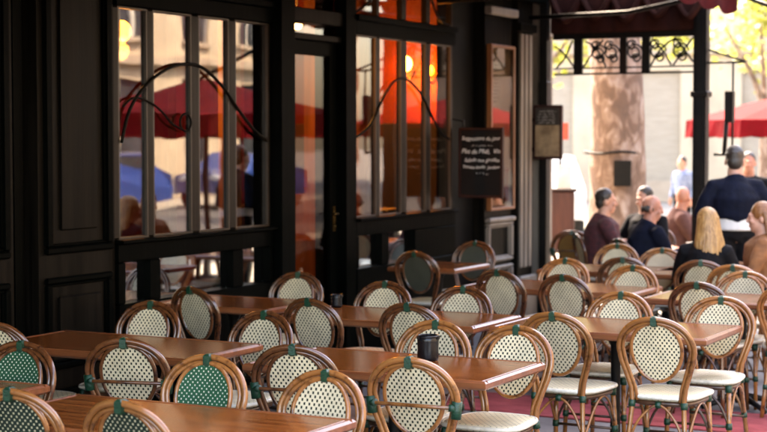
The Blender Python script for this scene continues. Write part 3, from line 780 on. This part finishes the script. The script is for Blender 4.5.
dp = MB(); dp.box(-6.175, -6.095, 15.225, 15.305, 0, 3.2, .02); dp.box(-6.18, -6.085, 15.21, 15.32, 2.05, 2.38, .012); dp.box(-6.18, -6.08, 15.21, 15.32, 0, .2, .02)
tag(dp.build('iron_post', M['iron']), 'slim black iron post standing before the pale end pilaster', 'post')

# ------------------------------------------------------------------ iron porch screen at the end of the terrace
sc = thing('iron_screen', 'wrought iron openwork screen with scrolls spanning from the cafe corner to a post', 'screen', (0, 15.38, 0))
b = MB(); b.box(-4.60, -4.47, -.06, .06, 0, 3.2, .012); b.box(-4.57, -4.50, -.075, .075, 0, 3.2, .012); b.box(-4.64, -4.43, -.10, .10, 0, .35, .02); b.box(-4.62, -4.45, -.08, .08, 2.20, 2.26, .01)
b.build('post', M['iron'], sc, label='tall black fluted iron post')
b = MB()
b.box(-6.08, -4.60, -.012, .012, 2.44, 2.458); b.box(-6.08, -4.60, -.012, .012, 2.50, 2.515); b.box(-6.08, -4.60, -.03, .03, 2.80, 2.86)
for x0, x1 in ((-5.86, -5.77), (-5.37, -5.30), (-5.14, -5.06)): b.box(x0, x1, -.02, .02, 2.44, 2.80)
b.build('rail', M['iron'], sc)
b = MB()
def scr(cx, cz, r, a0, turns, k=-.55, th=.0100):
    P = []
    for i in range(26):
        q = i / 25; a = a0 + turns * 2 * math.pi * q; rr_ = r * (1 + k * q)
        P.append((cx + rr_ * math.cos(a), 0, cz + rr_ * math.sin(a)))
    b.tube(P, th, 6)
for cx in (-5.60, -5.46, -5.22, -4.98, -4.75):
    scr(cx, 2.66, .085, 0, 1.4); scr(cx + .02, 2.60, .05, math.pi, -1.3); scr(cx - .03, 2.73, .05, .5, 1.2)
for (x0, z0, x1, z1, x2, z2) in ((-6.07,2.74,-5.97,2.66,-5.86,2.52), (-6.05,2.52,-5.96,2.62,-5.88,2.79), (-5.76,2.52,-5.66,2.66,-5.55,2.79), (-5.74,2.78,-5.62,2.70,-5.52,2.52),
                                (-5.05,2.52,-4.95,2.68,-4.80,2.79), (-5.04,2.79,-4.92,2.66,-4.84,2.52), (-4.82,2.52,-4.72,2.66,-4.62,2.79), (-4.80,2.79,-4.70,2.66,-4.62,2.55)):
    b.tube(bez([(x0,0,z0),(x1,0,z1),(x2,0,z2)], 6), .0105, 6)
b.build('scrollwork', M['iron'], sc)
b = MB(); b.box(-6.10, -4.50, -.05, .05, 2.86, 3.34, .01); b.build('header', M['drape'], sc)
b = MB()
for i in range(5):
    xa = -6.08 + i*.32; xb_ = xa + .32
    b.tube(bez([(xa, -.07, 3.22), ((xa+xb_)/2, -.10, 2.98 + .03*(i % 2)), (xb_, -.07, 3.22)], 8), .05, 8, flat=.7)
b.build('swag', M['drape'], sc)
b = MB(); b.tube([(-4.47,0,2.535), (-4.10,0,2.535)], .012, 6); b.tube([(-4.46,0,2.66), (-4.10,0,2.54)], .012, 6); b.build('bracket', M['iron'], sc)
b = MB(); b.tube([(-4.22,0,2.53), (-4.22,0,1.62)], .011, 6); b.box(-4.29, -4.21, -.04, .04, 1.95, 2.26, .008); b.tube([(-4.40,0,1.64), (-4.22,0,1.64)], .016, 6); b.tube([(-4.28,0,1.97), (-4.30,0,1.64)], .022, 6)
b.build('hanging_frame', M['iron'], sc)

# ------------------------------------------------------------------ awning
def awning(label, y0, y1, x1, z1):
    aw = thing('awning', label, 'awning', (0, 0, 0), 0, 'awnings over the cafe tables')
    b = MB(); n = 40; vs = []; fs = []
    for z_ in (0, .012):
        base = len(vs)
        for i in range(n + 1):
            y = y0 + (y1 - y0) * i / n
            for q in (0, .33, .67, 1):
                vs.append((-6.16 + (x1 + 6.16)*q, y, 3.50 + (z1 - 3.50)*q + z_ - (.02 if i % 2 and 0 < q < 1 else 0)))
        for i in range(n):
            for k in range(3):
                f = (base+i*4+k, base+i*4+k+1, base+(i+1)*4+k+1, base+(i+1)*4+k); fs.append(f if z_ else f[::-1])
    b.add(vs, fs, True); b.build('canopy', M['awning_cloth'], aw)
    b = MB(); b.tube([(x1, y0, z1), (x1, y1, z1)], .03, 10); b.build('front_bar', M['iron'], aw)
    b = MB(); vs = []; fs = []; n = int((y1 - y0) * 14) // 8 * 8
    for i in range(n + 1):
        y = y0 + (y1 - y0) * i / n; lo = z1 - .20 - .055 * math.sin(math.pi * (i % 8) / 8)
        xx = x1 + .035 + .012 * math.sin(i * .7)
        vs += [(xx, y, z1 + .005), (xx, y, lo), (xx + .006, y, lo), (xx + .006, y, z1 + .005)]
    for i in range(n):
        for k in range(4):
            j = (k + 1) % 4; fs.append((i*4+k, i*4+j, i*4+4+j, i*4+4+k))
    b.add(vs, fs, False); b.build('valance', M['awning_red'], aw)
    for y in (y0 + .1, (y0 + y1)/2, y1 - .05):
        b = MB(); b.tube([(-6.15, y, 3.0), ((x1-6.16)/2, y+.02, 3.02), (x1, y, z1 - .02)], .022, 8); b.build('arm', M['iron'], aw)
    return aw
awning('unseen burgundy awning added to shade the nearer cafe tables', -2.0, 10.5, -3.35, 3.08)  # out-of-view canopy, added to darken the tables on the left
aw = awning('burgundy awning with a scalloped valance at the corner post', 10.6, 14.95, -4.12, 3.20)
b = MB(); b.tube([(-4.10, 14.93, 3.17), (-3.2, 14.93, 2.80), (-2.3, 14.93, 2.42)], .022, 8); b.tube([(-2.3, 14.93, 2.45), (-2.3, 14.93, 0)], .03, 8); b.build('stay', M['iron'], aw)

# ------------------------------------------------------------------ trees
def tree(name, label, x, y, r, h, limbs, crown_c, crown_r, nleaf, leaf=.10, seed=1, nclump=26):
    rnd = random.Random(seed)
    t = thing(name, label, 'tree', (x, y, 0))
    b = MB(); prof = []
    pts = []; rad = []
    for i in range(22):
        z = h * i / 21; pts.append((.06*math.sin(z*.9), .05*math.cos(z*.7) - .05, z)); rad.append(r * (1 + .35*math.exp(-z*2.2)) * (1 - .22*z/h) * (1 + .03*math.sin(z*5)))
    b.tube(pts, rad, 28)
    b.v = [tuple(Vector(p) + Vector((noise.noise(Vector(p)*2.2), noise.noise(Vector(p)*2.2 + Vector((7,0,0))), 0)) * r * .14) for p in b.v]
    for (dx, dy, dz, rr_) in limbs:
        b.tube(bez([(0, 0, h*.9), (dx*.35, dy*.35, h + dz*.35), (dx, dy, h + dz)], 6), [rr_*(1-.75*i/12) for i in range(13)], 10)
    b.build('trunk', M['bark'], t)
    c = MB()
    clumps = [(Vector((rnd.gauss(0, .5), rnd.gauss(0, .5), rnd.gauss(0, .45))), rnd.uniform(.22, .42)) for _ in range(nclump)]
    for i in range(nleaf):
        cc, cr = rnd.choice(clumps)
        p = cc + Vector((rnd.gauss(0, 1), rnd.gauss(0, 1), rnd.gauss(0, 1))) * cr * .5
        p = Vector((p.x*crown_r[0], p.y*crown_r[1], p.z*crown_r[2])) + Vector(crown_c)
        u = Vector((rnd.gauss(0,1), rnd.gauss(0,1), rnd.gauss(0,.6))).normalized(); w = u.orthogonal().normalized()
        s_ = leaf * rnd.uniform(.6, 1.4)
        c.add([p, p + u*s_*.5 + w*s_*.4, p + u*s_, p + u*s_*.5 - w*s_*.4], [(0,1,2,3)])
    c.build('crown', M['leaf'], t)
    return t
tr1 = tree('plane_tree', 'big mottled plane tree trunk rising behind the iron screen, with a small dark plaque', -6.39, 18.1, .345, 6.0,
     [(1.6, .8, 2.2, .17), (-1.8, .6, 2.6, .18), (.2, -1.5, 2.8, .15), (.2, 1.9, 2.5, .15)], (0, .8, 10.5), (3.6, 3.6, 2.4), 9000, .15, 3)
b = MB(); b.box(.04, .24, -.405, -.385, 1.24, 1.54, .006); q = b.build('plaque', M['iron'], tr1); q.rotation_euler = (0, 0, R(14))
b = MB(); b.tube([(.015+.352*math.cos(a*.2618), -.045+.352*math.sin(a*.2618), 1.63 + .012*math.sin(a)) for a in range(24)], .016, 6, closed=True); b.build('wire_band', M['iron'], tr1)
tree('lime_tree', 'yellow green leafy tree beyond the plaza on the right, behind the post', -8.0, 31.5, .16, 2.6, [(.8,.3,1.2,.08), (-.8,.2,1.3,.08), (.1,-.8,1.4,.07)], (.2, 0, 4.4), (2.1, 1.9, 1.5), 3600, .16, 5, 30)
tree('lime_tree', 'yellow green leafy tree behind the iron scrollwork, left of the big trunk', -12.3, 30.0, .16, 2.8, [(.8,.3,1.2,.08), (-.8,.2,1.3,.08)], (0, 0, 5.0), (1.9, 1.9, 1.6), 2400, .16, 9, 26)

for i, (x, y, lab) in enumerate(((2.3, 19.2, 'street plane tree mirrored at left in the first cafe window'), (2.35, 27.0, 'street plane tree mirrored in the middle of the first cafe window'), (2.3, 35.0, 'street plane tree mirrored in the second tall cafe window'))):
    tree('street_tree', lab, x, y, .17, 4.2, [(1.1,.4,1.6,.09), (-1.1,.3,1.7,.09), (.1,-1.1,1.8,.08), (.1,1.2,1.7,.08)], (0, 0, 6.3), (2.2, 2.2, 1.5), 4500, .17, 20 + i, 26)['group'] = 'street trees along the kerb'
# ------------------------------------------------------------------ far buildings
def facade(label, loc, rz, W, D, H, m, floors, bays, ground=4.0, roof=True, name='stone_building', pane='glare_pane'):
    """Long stone building: local x along the facade, facade at y=0 facing -y."""
    t = thing(name, label, 'building', loc, rz)
    b = MB(); b.box(0, W, 0.25, D, 0, H)
    bw = W / bays; fh = (H - ground) / floors
    wins = MB(); trim = MB(); gl = MB()
    # piers and spandrels so that openings are real recesses
    for i in range(bays + 1):
        xa = max(0, i*bw - bw*.28); xb_ = min(W, i*bw + bw*.28); b.box(xa, xb_, 0, .2499, 0, H)
    for i in range(bays):
        xa = i*bw + bw*.28; xb_ = (i+1)*bw - bw*.28
        b.box(xa, xb_, 0.001, .2499, ground-.7, ground+.5)
        for f in range(floors):
            z0 = ground + f*fh; b.box(xa, xb_, .001, .2499, z0 + fh*.82, min(H, z0 + fh + .5 if f < floors-1 else H))
    b.build('wall', m, t)
    for i in range(bays):
        xa = i*bw + bw*.28; xb_ = (i+1)*bw - bw*.28
        for f in range(floors):
            z0 = ground + f*fh + (.5 if True else 0); z1 = ground + f*fh + fh*.82
            w = MB(); w.box(xa+.002, xb_-.002, .16, .245, z0, z1); wo = w.build('window', M['win_dark'] if (i + 2*f) % 3 == 0 else M[pane], t)
            fr = MB(); xm = (xa+xb_)/2
            fr.box(xm-.04, xm+.04, .10, .158, z0, z1); fr.box(xa+.003, xa+.07, .10, .158, z0, z1); fr.box(xb_-.07, xb_-.003, .10, .158, z0, z1); fr.box(xa+.07, xb_-.07, .10, .158, z0+(z1-z0)*.66, z0+(z1-z0)*.66+.06)
            fr.build('frame', M['paper_white'], wo)
            trim.box(xa-.12, xb_+.12, -.12, -.001, z0-.14, z0-.02); trim.box(xa-.10, xb_+.10, -.10, -.001, z1+.03, z1+.16)
        w = MB(); w.box(xa+.002, xb_-.002, .16, .245, .02, ground-.72); w.build('shopfront', M[pane], t)
    trim.box(-.1, W+.1, -.22, -.001, ground-.25, ground-.02); trim.box(-.2, W+.2, -.45, -.001, H-.5, H-.1); trim.box(0, W, -.08, -.001, 0, .6)
    trim.build('cornice', M['stone_trim'], t)
    if roof:
        r_ = MB(); r_.prism([(-.3, H), (D*.5, H+3.2), (D+.3, H)], 0, W, 0); r_.build('roof', M['slate'], t)
    return t
facade('pale limestone building closing the plaza behind the big tree', (-24.0, 40.0, 0), R(20), 24, 10, 13, M['stone'], 3, 8, 4.4)
facade('pinkish stone building far right behind the red parasols', (-2.6, 49.0, 0), R(24), 22, 10, 14, M['stone_pink'], 3, 7, 4.6)
facade('pale stone building across the street seen mirrored in the cafe windows', (15.0, 45.0, 0), R(-90), 50, 10, 13, M['stone'], 3, 16, 4.2, pane='win_dark')

# ------------------------------------------------------------------ parasols
def parasol_parts(root, hs, zv, rise, vh):
    N = 8; b = MB(); vs = []; fs = []
    ring = []
    for k in range(N):
        a = math.pi/4*k + math.pi/8; ring.append((hs*math.cos(a), hs*math.sin(a)))
    for z_ in (0, -.010):
        base = len(vs)
        for lvl, (q, zz) in enumerate(((1, 0), (.55, .52), (.06, 1.0))):
            for k in range(N):
                vs.append((ring[k][0]*q, ring[k][1]*q, zv + vh + rise*zz + z_))
        vs.append((0, 0, zv + vh + rise*1.02 + z_))
        for l_ in range(2):
            for k in range(N):
                j = (k+1) % N; f = (base+l_*N+k, base+l_*N+j, base+(l_+1)*N+j, base+(l_+1)*N+k); fs.append(f if z_ == 0 else f[::-1])
        for k in range(N):
            j = (k+1) % N; f = (base+2*N+k, base+2*N+j, base+3*N); fs.append(f if z_ == 0 else f[::-1])
    b.add(vs, fs); b.build('canopy', M['red_cloth'], root)
    b = MB(); vs = []; fs = []
    for k in range(N):
        j = (k+1) % N
        for q in range(9):
            x = ring[k][0] + (ring[j][0]-ring[k][0])*q/9; y = ring[k][1] + (ring[j][1]-ring[k][1])*q/9
            u = Vector((x, y, 0)).normalized() * (.012 + .01*math.sin(q*2.1))
            lo = zv + .02*abs(math.sin(q*1.05)); vs += [(x, y, zv+vh), (x+u.x, y+u.y, lo), (x+u.x+u.x*.5, y+u.y+u.y*.5, lo), (x*1.002, y*1.002, zv+vh)]
    n = len(vs)//4
    for i in range(n):
        j = (i+1) % n
        for k in range(4):
            m_ = (k+1) % 4; fs.append((i*4+k, i*4+m_, j*4+m_, j*4+k))
    b.add(vs, fs); b.build('valance', M['red_cloth'], root)
    b = MB(); b.tube([(0,0,0.05), (0,0,zv+vh+rise)], .03, 10); b.build('pole', M['iron'], root)
    for k in range(N):
        b = MB(); b.tube([(ring[k][0]*.97, ring[k][1]*.97, zv+vh-.015), (ring[k][0]*.05, ring[k][1]*.05, zv+vh+rise-.03)], .010, 6); b.build('rib', M['iron'], root)
    b = MB(); b.lathe([(.32, 0), (.32, .05), (.06, .08), (.05, .3)], 20); b.build('base', M['iron'], root)
PR = None
for (x, y, s_, lab) in ((-4.95, 22.2, 1.0, 'red parasol with deep valance beyond the tall iron post, left of the row'),
                        (-4.3, 25.4, .88, 'red parasol partly hidden behind the one by the post'),
                        (-1.2, 16.8, 1.02, 'red parasol on the sunlit street mirrored at left in the first cafe window'),
                        (1.0, 20.5, 1.0, 'red parasol mirrored in the middle of the first cafe window'),
                        (-.6, 25.0, 1.0, 'red parasol mirrored in the second tall window'),
                        (3.2, 24.5, 1.0, 'red parasol mirrored beside the blue car')):
    if PR is None:
        PR = thing('parasol', lab, 'parasol'); parasol_parts(PR, 1.75, 1.80, .42, .24); o = PR
    else: o = copy_thing(PR)
    o.location = (x, y, 0); o.scale = (s_, s_, s_); o.rotation_euler = (0, 0, R(12 + x*20))
    o['label'] = lab; o['group'] = 'red street parasols'

# ------------------------------------------------------------------ cars
def car(x, y, rz, paint, label, van=False):
    t = thing('parked_car' if not van else 'delivery_van', label, 'car' if not van else 'van', (x, y, 0), rz)
    L, Wd = (4.1, 1.72) if not van else (5.0, 1.95)
    if not van:
        prof = [(-2.05,.35),(-2.05,.72),(-1.98,.86),(-1.6,.92),(-1.05,.96),(-.35,1.42),(.1,1.48),(1.1,1.44),(1.75,1.05),(2.02,.95),(2.06,.6),(2.02,.35)]
    else:
        prof = [(-2.5,.4),(-2.5,.95),(-2.3,1.1),(-1.75,1.2),(-1.2,1.95),(-.9,2.1),(2.4,2.12),(2.5,2.0),(2.5,.4)]
    b = MB(); n = len(prof); vs = []; fs = []
    for (wy, k) in ((-Wd/2, 0), (-Wd/2+.10, 1), (Wd/2-.10, 1), (Wd/2, 0)):
        for (px, pz) in prof:
            sh = .82 if pz > 1.0 else 1
            vs.append((px*(1 if k else .985), wy*sh, pz + (.0 if k else -.03)))
    for q in range(3):
        for i in range(n):
            j = (i+1) % n; fs.append((q*n+i, q*n+j, (q+1)*n+j, (q+1)*n+i))
    fs.append(tuple(range(n-1, -1, -1))); fs.append(tuple(3*n+i for i in range(n)))
    b.add(vs, fs); o = b.build('body', paint, t); fix_normals(o)
    for s in (-1, 1):
        y_ = s*(Wd/2*.82 + .02)
        w = MB()
        if not van:
            w.prism([(-.92,1.0),(-.36,1.36),(.12,1.41),(.16,1.0)], y_-.03*s, y_+.012*s, 1); w.prism([(.24,1.0),(.22,1.41),(1.02,1.37),(1.5,1.0)], y_-.03*s, y_+.012*s, 1)
        else: w.prism([(-1.6,1.25),(-1.2,1.8),(-.5,1.85),(-.5,1.25)], y_-.03*s, y_+.012*s, 1)
        q = w.build('side_window', M['win_dark'], t); fix_normals(q)
    for wx in ((-1.3, 1.3) if not van else (-1.6, 1.6)):
        for s in (-1, 1):
            w = MB(); R_ = .31 if not van else .34
            P = [(wx + R_*.80*math.cos(a*.2618), s*(Wd/2-.09), R_ + R_*.80*math.sin(a*.2618)) for a in range(24)]
            w.tube(P, .085, 10, closed=True); wo = w.build('wheel', M['tyre'], t)
            rm = MB(); rm.ell((wx, s*(Wd/2-.07), R_), (R_*.66, .06, R_*.66)); rm.build('rim', M['steel'], wo)
    for s in (-1, 1):
        h_ = MB(); h_.ell((-L/2+.02, s*(Wd/2-.32), .74 if not van else .9), (.06, .17, .09)); h_.build('headlight', M['headlamp'], t)
        h_ = MB(); h_.ell((L/2-.04, s*(Wd/2-.2), .82 if not van else .9), (.05, .10, .12)); h_.build('tail_light', M['tail'], t)
    return t
car(10.6, 36.0, R(90), M['car_blue'], 'blue car parked along the far kerb, mirrored low in the first cafe window')
car(10.6, 29.5, R(90), M['car_blue'], 'second blue car nearer along the far kerb, mirrored beside the first')
car(-11.55, 28.4, R(112), M['car_white'], 'white car parked beyond the plaza, low behind the menu board')

# ------------------------------------------------------------------ small things on the plaza
st = thing('waiter_stand', 'reddish brown wooden waiter stand with white card on top, left of the big trunk', 'stand', (-6.40, 16.35, 0), R(20))
b = MB(); b.box(-.17, .17, -.15, .15, .55, 1.22, .01); b.build('cabinet', M['stand_wood'], st)
for sx in (-.14, .14):
    for sy in (-.12, .12):
        b = MB(); b.box(sx-.02, sx+.02, sy-.02, sy+.02, 0, .55, .004); b.build('leg', M['board_frame'], st)
b = MB(); b.box(-.20, .20, -.18, .18, 1.22, 1.25, .008); b.build('top', M['board_frame'], st)
b = MB(); b.prism([(-.02, 1.25), (.06, 1.25), (.03, 1.50)], -.02, .14, 0); b.build('menu_card', M['paper_white'], st)
sg = thing('street_sign', 'small red sign plate on a thin pole beyond the menu board', 'sign', (-6.95, 17.8, 0))
b = MB(); b.tube([(0,0,0), (0,0,2.1)], .018, 8); b.build('pole', M['iron'], sg)
b = MB(); b.box(-.02, .10, -.012, .0, 1.78, 1.98, .004); b.build('plate', M['paper_red'], sg)
for i, (x, y, lab) in enumerate(((-6.95, 11.92, 'upright brown wooden board just inside the glass door, upper one'), (-6.85, 11.66, 'brown wooden board leaning low inside the glass door'))):
    t = thing('menu_easel', lab, 'easel', (x, y, .02), R(25 + 20*i))
    zt = 1.30 if i == 0 else .92
    b = MB(); b.box(-.15, .15, -.015, .0, zt-.42, zt, .005); b.build('board', M['int_wood'], t)
    for s in (-1, 1):
        b = MB(); b.tube([(s*.13, -.02, 0), (s*.10, .02, zt)], .015, 8); b.build('leg', M['int_wood'], t)
    b = MB(); b.tube([(0, .4, 0), (0, .02, zt)], .015, 8); b.build('leg', M['int_wood'], t)

# ------------------------------------------------------------------ people
def rotz(v, a, c):
    q = Vector(v) - Vector(c); q.rotate(Matrix.Rotation(a, 3, 'Z')); return q + Vector(c)

def hand(b, wrist, direc, up, s=1):
    d_ = Vector(direc).normalized(); u_ = Vector(up).normalized(); sd = d_.cross(u_).normalized() * s; w = Vector(wrist)
    b.ell(w + d_*.045, (.032, .032, .032)); b.ell(w + d_*.075, (.036, .030, .022))
    for i, (o_, ln) in enumerate(((-.028, .060), (-.010, .072), (.010, .068), (.028, .052))):
        p = w + d_*.085 + sd*o_
        b.tube([p, p + d_*ln*.5 - u_*.006, p + d_*ln*.85 - u_*.024], [.0095, .009, .0075], 6)
    p = w + d_*.03 - sd*.03
    b.tube([p, p + d_*.035 - sd*.025, p + d_*.06 - sd*.028 - u_*.012], [.012, .0105, .009], 6)

def person(label, x, y, rz, seated, skin, top, legs, hair, hairm, head_turn=0., tilt=0., scale=1., arms='table', collar=None, hem=None, bulk=1., lean=0., top_label=None):
    t = thing('person', label, 'person', (x, y, 0), rz); t.scale = (scale,)*3
    dz = 0.0 if seated else .385
    pelv = Vector((0, 0, .56 + dz)); ln = lean
    sh = Vector((0, .02 + ln, 1.00 + dz)); neck = Vector((0, .030 + ln*1.1, 1.06 + dz)); hc = Vector((0, .055 + ln*1.2, 1.178 + dz))
    if seated: HIP, KN, AN = (.095, 0, .55), (.12, .43, .51), (.13, .40, .09)
    else: HIP, KN, AN = (.095, 0, .93), (.10, .03, .50), (.11, -.02, .09)
    def A(s):
        S0 = Vector((s*.180*bulk, .01 + ln, .965 + dz))
        if arms == 'table': return S0, Vector((s*.25*bulk, .10 + ln, .74 + dz)), Vector((s*.13, .34 + ln, .775 + dz))
        if arms == 'front': return S0, Vector((s*.285*bulk, -.02, .74 + dz)), Vector((s*.10, .22, .72 + dz))
        return S0, Vector((s*.24*bulk, -.02 + ln, .72 + dz)), Vector((s*.25*bulk, .06 + ln, .49 + dz))
    # body: one continuous skin
    b = MB()
    b.tube([pelv, pelv.lerp(sh, .45), sh - Vector((0, 0, .05)), sh + Vector((0, 0, .02))], [.14*bulk, .125*bulk, .15*bulk, .09], 16)
    b.tube([sh, neck, hc - Vector((0, .01, .05))], [.085, .066, .062], 12)
    rot = Matrix.Rotation(head_turn, 3, 'Z') @ Matrix.Rotation(tilt, 3, 'X')
    hd_ = MB()
    hd_.ell((0, -.012, .035), (.074, .092, .095)); hd_.ell((0, .022, -.045), (.056, .066, .075)); hd_.ell((0, .05, -.088), (.030, .028, .024))
    hd_.tube([(0, .082, .022), (0, .104, -.018), (0, .100, -.032)], [.010, .014, .013], 8)
    hd_.ell((0, .084, .032), (.045, .012, .010)); hd_.ell((0, .082, -.062), (.024, .012, .009))
    for s in (-1, 1):
        hd_.ell((s*.076, -.008, -.005), (.010, .020, .032)); hd_.ell((s*.036, .074, -.02), (.020, .016, .018))
        hd_.ell((s*.029, .0835, .012), (.011, .006, .006))
    hd_.v = [tuple(hc + rot @ Vector(p)) for p in hd_.v]
    b.add(hd_.v, hd_.f, True)
    for s in (-1, 1):
        S0, E0, W0 = A(s)
        b.tube([sh, S0, S0.lerp(E0, .5), E0, E0.lerp(W0, .4), W0], [.06, .052, .045, .038, .036, .025], 10)
        hand(b, W0, (W0 - E0) if arms != 'down' else (0, .2, -1), (0, 0, 1) if arms != 'down' else (s, 0, 0), s)
        h_, k_, a_ = (Vector((s*q[0], q[1], q[2])) for q in (HIP, KN, AN))
        b.tube([pelv, h_, h_.lerp(k_, .5), k_, k_.lerp(a_, .35), a_], [.10, .085, .072, .054, .052, .036], 12)
        b.tube([a_, a_ + Vector((0, .08, -.05)), a_ + Vector((0, .16, -.065))], [.036, .036, .022], 8)
    remeshed('body', b, skin, t, .009, 2)
    # top
    b = MB(); hem_z = pelv.z - (.02 if seated else (-.15 if hem else -.04))
    tb = 1.16 if arms == 'front' else 1.0
    b.tube([(0, -.005, hem_z), pelv.lerp(sh, .3), pelv.lerp(sh, .7), sh - Vector((0, 0, .035)), sh + Vector((0, -.012, .03)), neck + Vector((0, -.012, .0))], [.172*bulk, .168*bulk*tb, .178*bulk*tb, .160*bulk, .10, .076], 20)
    for s in (-1, 1):
        S0, E0, W0 = A(s)
        b.tube([sh - Vector((0,0,.03)), S0 - Vector((0,0,.01)), S0.lerp(E0, .5), E0, E0.lerp(W0, .5), W0 - (W0-E0).normalized()*.02], [.09, .078*bulk, .068*bulk, .058, .052, .042], 12)
    remeshed('jacket', b, top, t, .012, 4, top_label)
    b = MB()
    for s in (-1, 1):
        h_, k_, a_ = (Vector((s*q[0], q[1], q[2])) for q in (HIP, KN, AN))
        b.tube([(0, 0, pelv.z + (.12 if hem else .06)), (s*.05, 0, pelv.z), h_, h_.lerp(k_, .5), k_, k_.lerp(a_, .5), a_ + Vector((0, 0, .02))], [.168*bulk if hem else .13, .14*bulk, .112*bulk, .095, .075, .068, .062], 14)
    remeshed('trousers', b, legs, t, .012, 3)
    for s in (-1, 1):
        b = MB(); a_ = Vector((s*AN[0], AN[1], AN[2]))
        b.tube([a_ + Vector((0, -.05, -.04)), a_ + Vector((0, .06, -.045)), a_ + Vector((0, .17, -.06))], [.042, .044, .028], 10); b.tube([a_ + Vector((0,0,.03)), a_ + Vector((0,0,-.04))], [.044, .045], 10)
        remeshed('shoe', b, M['shoe'], t, .010, 2)
    if collar:
        b = MB(); b.tube([sh + Vector((0, -.01, .03)), neck + Vector((0, -.012, -.005))], [.078, .066], 14); b.build('collar', collar, t)
    if hem:
        b = MB(); b.tube([(0, 0, pelv.z + .16), (0, 0, pelv.z + .045)], [.170*bulk, .180*bulk], 20); remeshed('shirt_hem', b, hem, t, .012, 2)
    # hair
    b = MB()
    if hair == 'short':
        rh = random.Random(len(label))
        for _ in range(60):
            a_, e_ = rh.uniform(0, 6.28), rh.uniform(.15, 1.5)
            if math.sin(a_) > .1 and e_ < .95: continue
            b.ell((.078*math.cos(a_)*math.cos(e_), -.022 + .092*math.sin(a_)*math.cos(e_), .042 + .094*math.sin(e_)), (.011, .011, .008), 8, 6)
        b.ell((0, -.022, .050), (.080, .092, .094)); b.ell((0, -.055, .0), (.070, .055, .075))
    elif hair == 'long':
        b.ell((0, -.020, .048), (.086, .098, .098))
        for k in range(30):
            a = math.pi * (.0 + 1.0 * k / 29); cx_, cy_ = .082*math.cos(a), -.03 - .075*math.sin(a)
            P = [(cx_*.85, cy_*.9, .06), (cx_*1.12, cy_*1.12 - .01, -.06), (cx_*1.35 + random.uniform(-.012,.012), cy_*1.25 - .02, -.17), (cx_*1.30 + random.uniform(-.03,.03), cy_*1.25 - .03, -.24 - random.uniform(0, .10) - .05*math.sin(a))]
            b.tube(bez(P, 4), [.021 - .00135*i for i in range(13)], 7)
    elif hair == 'fringe':
        for s in (-1, 1): b.ell((s*.066, -.03, .0), (.018, .055, .035))
        b.ell((0, -.085, -.01), (.055, .022, .038))
    if b.v:
        b.v = [tuple(hc + rot @ Vector(p)) for p in b.v]
        remeshed('hair', b, hairm, t, .0055 if hair == 'long' else .007, 1)
    return t

D = R
person('seated man with short dark hair in a burgundy checked shirt, beside the big trunk', -5.32, 14.70, D(-55), True, M['skin'], M['burgundy'], M['grey_cloth'], 'short', M['hair_dark'], D(-12), 0, 1.0, 'table')
person('bald man in a navy jacket leaning over a table, turned to the right', -4.74, 14.18, D(-38), True, M['skin_red'], M['navy'], M['grey_cloth'], 'fringe', M['hair_dark'], D(-38), D(-8), .97, 'table', M['white_cloth'], lean=.06)
person('dark-haired person in black half hidden behind the bald man', -5.13, 15.55, D(165), True, M['skin'], M['black_cloth'], M['grey_cloth'], 'short', M['hair_dark'], 0, D(-10), 1.0, 'table')
person('bald person in a pinkish brown top seated far back before the post', -5.15, 16.65, D(-60), True, M['skin_red'], M['pinkbrown'], M['grey_cloth'], 'none', None, D(50), 0, .98, 'table')
person('blonde long-haired woman in a black jacket with her back turned', -3.50, 12.03, D(8), True, M['skin'], M['black_cloth'], M['grey_cloth'], 'long', M['hair_blonde'], D(25), D(-4), .96, 'table', bulk=.94)
person('standing man in a dark navy jacket with a pale shirt hem, back turned', -3.70, 13.60, D(26), False, M['skin'], M['navy'], M['grey_cloth'], 'short', M['hair_dark'], D(-6), D(-6), 1.02, 'front', hem=M['white_cloth'], bulk=1.05)
person('dark-haired passer-by partly hidden behind the standing man', -4.62, 17.5, D(200), False, M['skin_red'], M['black_cloth'], M['grey_cloth'], 'short', M['hair_dark'], 0, 0, .97, 'down')
person('woman with long chestnut hair in an ochre coat at the right edge', -3.21, 12.75, D(100), True, M['skin'], M['ochre'], M['grey_cloth'], 'long', M['hair_brown'], D(10), 0, .98, 'table')
person('small distant passer-by in pale blue clothes between the trunk and the post', -8.05, 26.3, D(160), False, M['skin'], M['blue_cloth'], M['grey_cloth'], 'short', M['hair_dark'], 0, 0, .88, 'down')
# chairs carrying the seated people
for x, y, a, lab in ((-3.50, 12.03, D(8), 'brown chair under the blonde woman'), (-5.32, 14.70, D(-55), 'brown chair under the man in burgundy'), (-4.74, 14.18, D(-38), 'brown chair under the bald man'),
                     (-5.13, 15.55, D(165), 'brown chair under the dark-haired person behind the bald man'), (-5.15, 16.65, D(-60), 'brown chair under the bald person in pinkish brown'), (-3.21, 12.75, D(100), 'brown chair under the chestnut-haired woman')):
    r = copy_thing(PROTO['d']); r.location = (x, y, 0); r.rotation_euler = (0, 0, a); r['label'] = lab; r['group'] = 'cane bistro chairs on the terrace'
    off = Vector((0, .03, 0)); off.rotate(Matrix.Rotation(a, 3, 'Z')); r.location += off
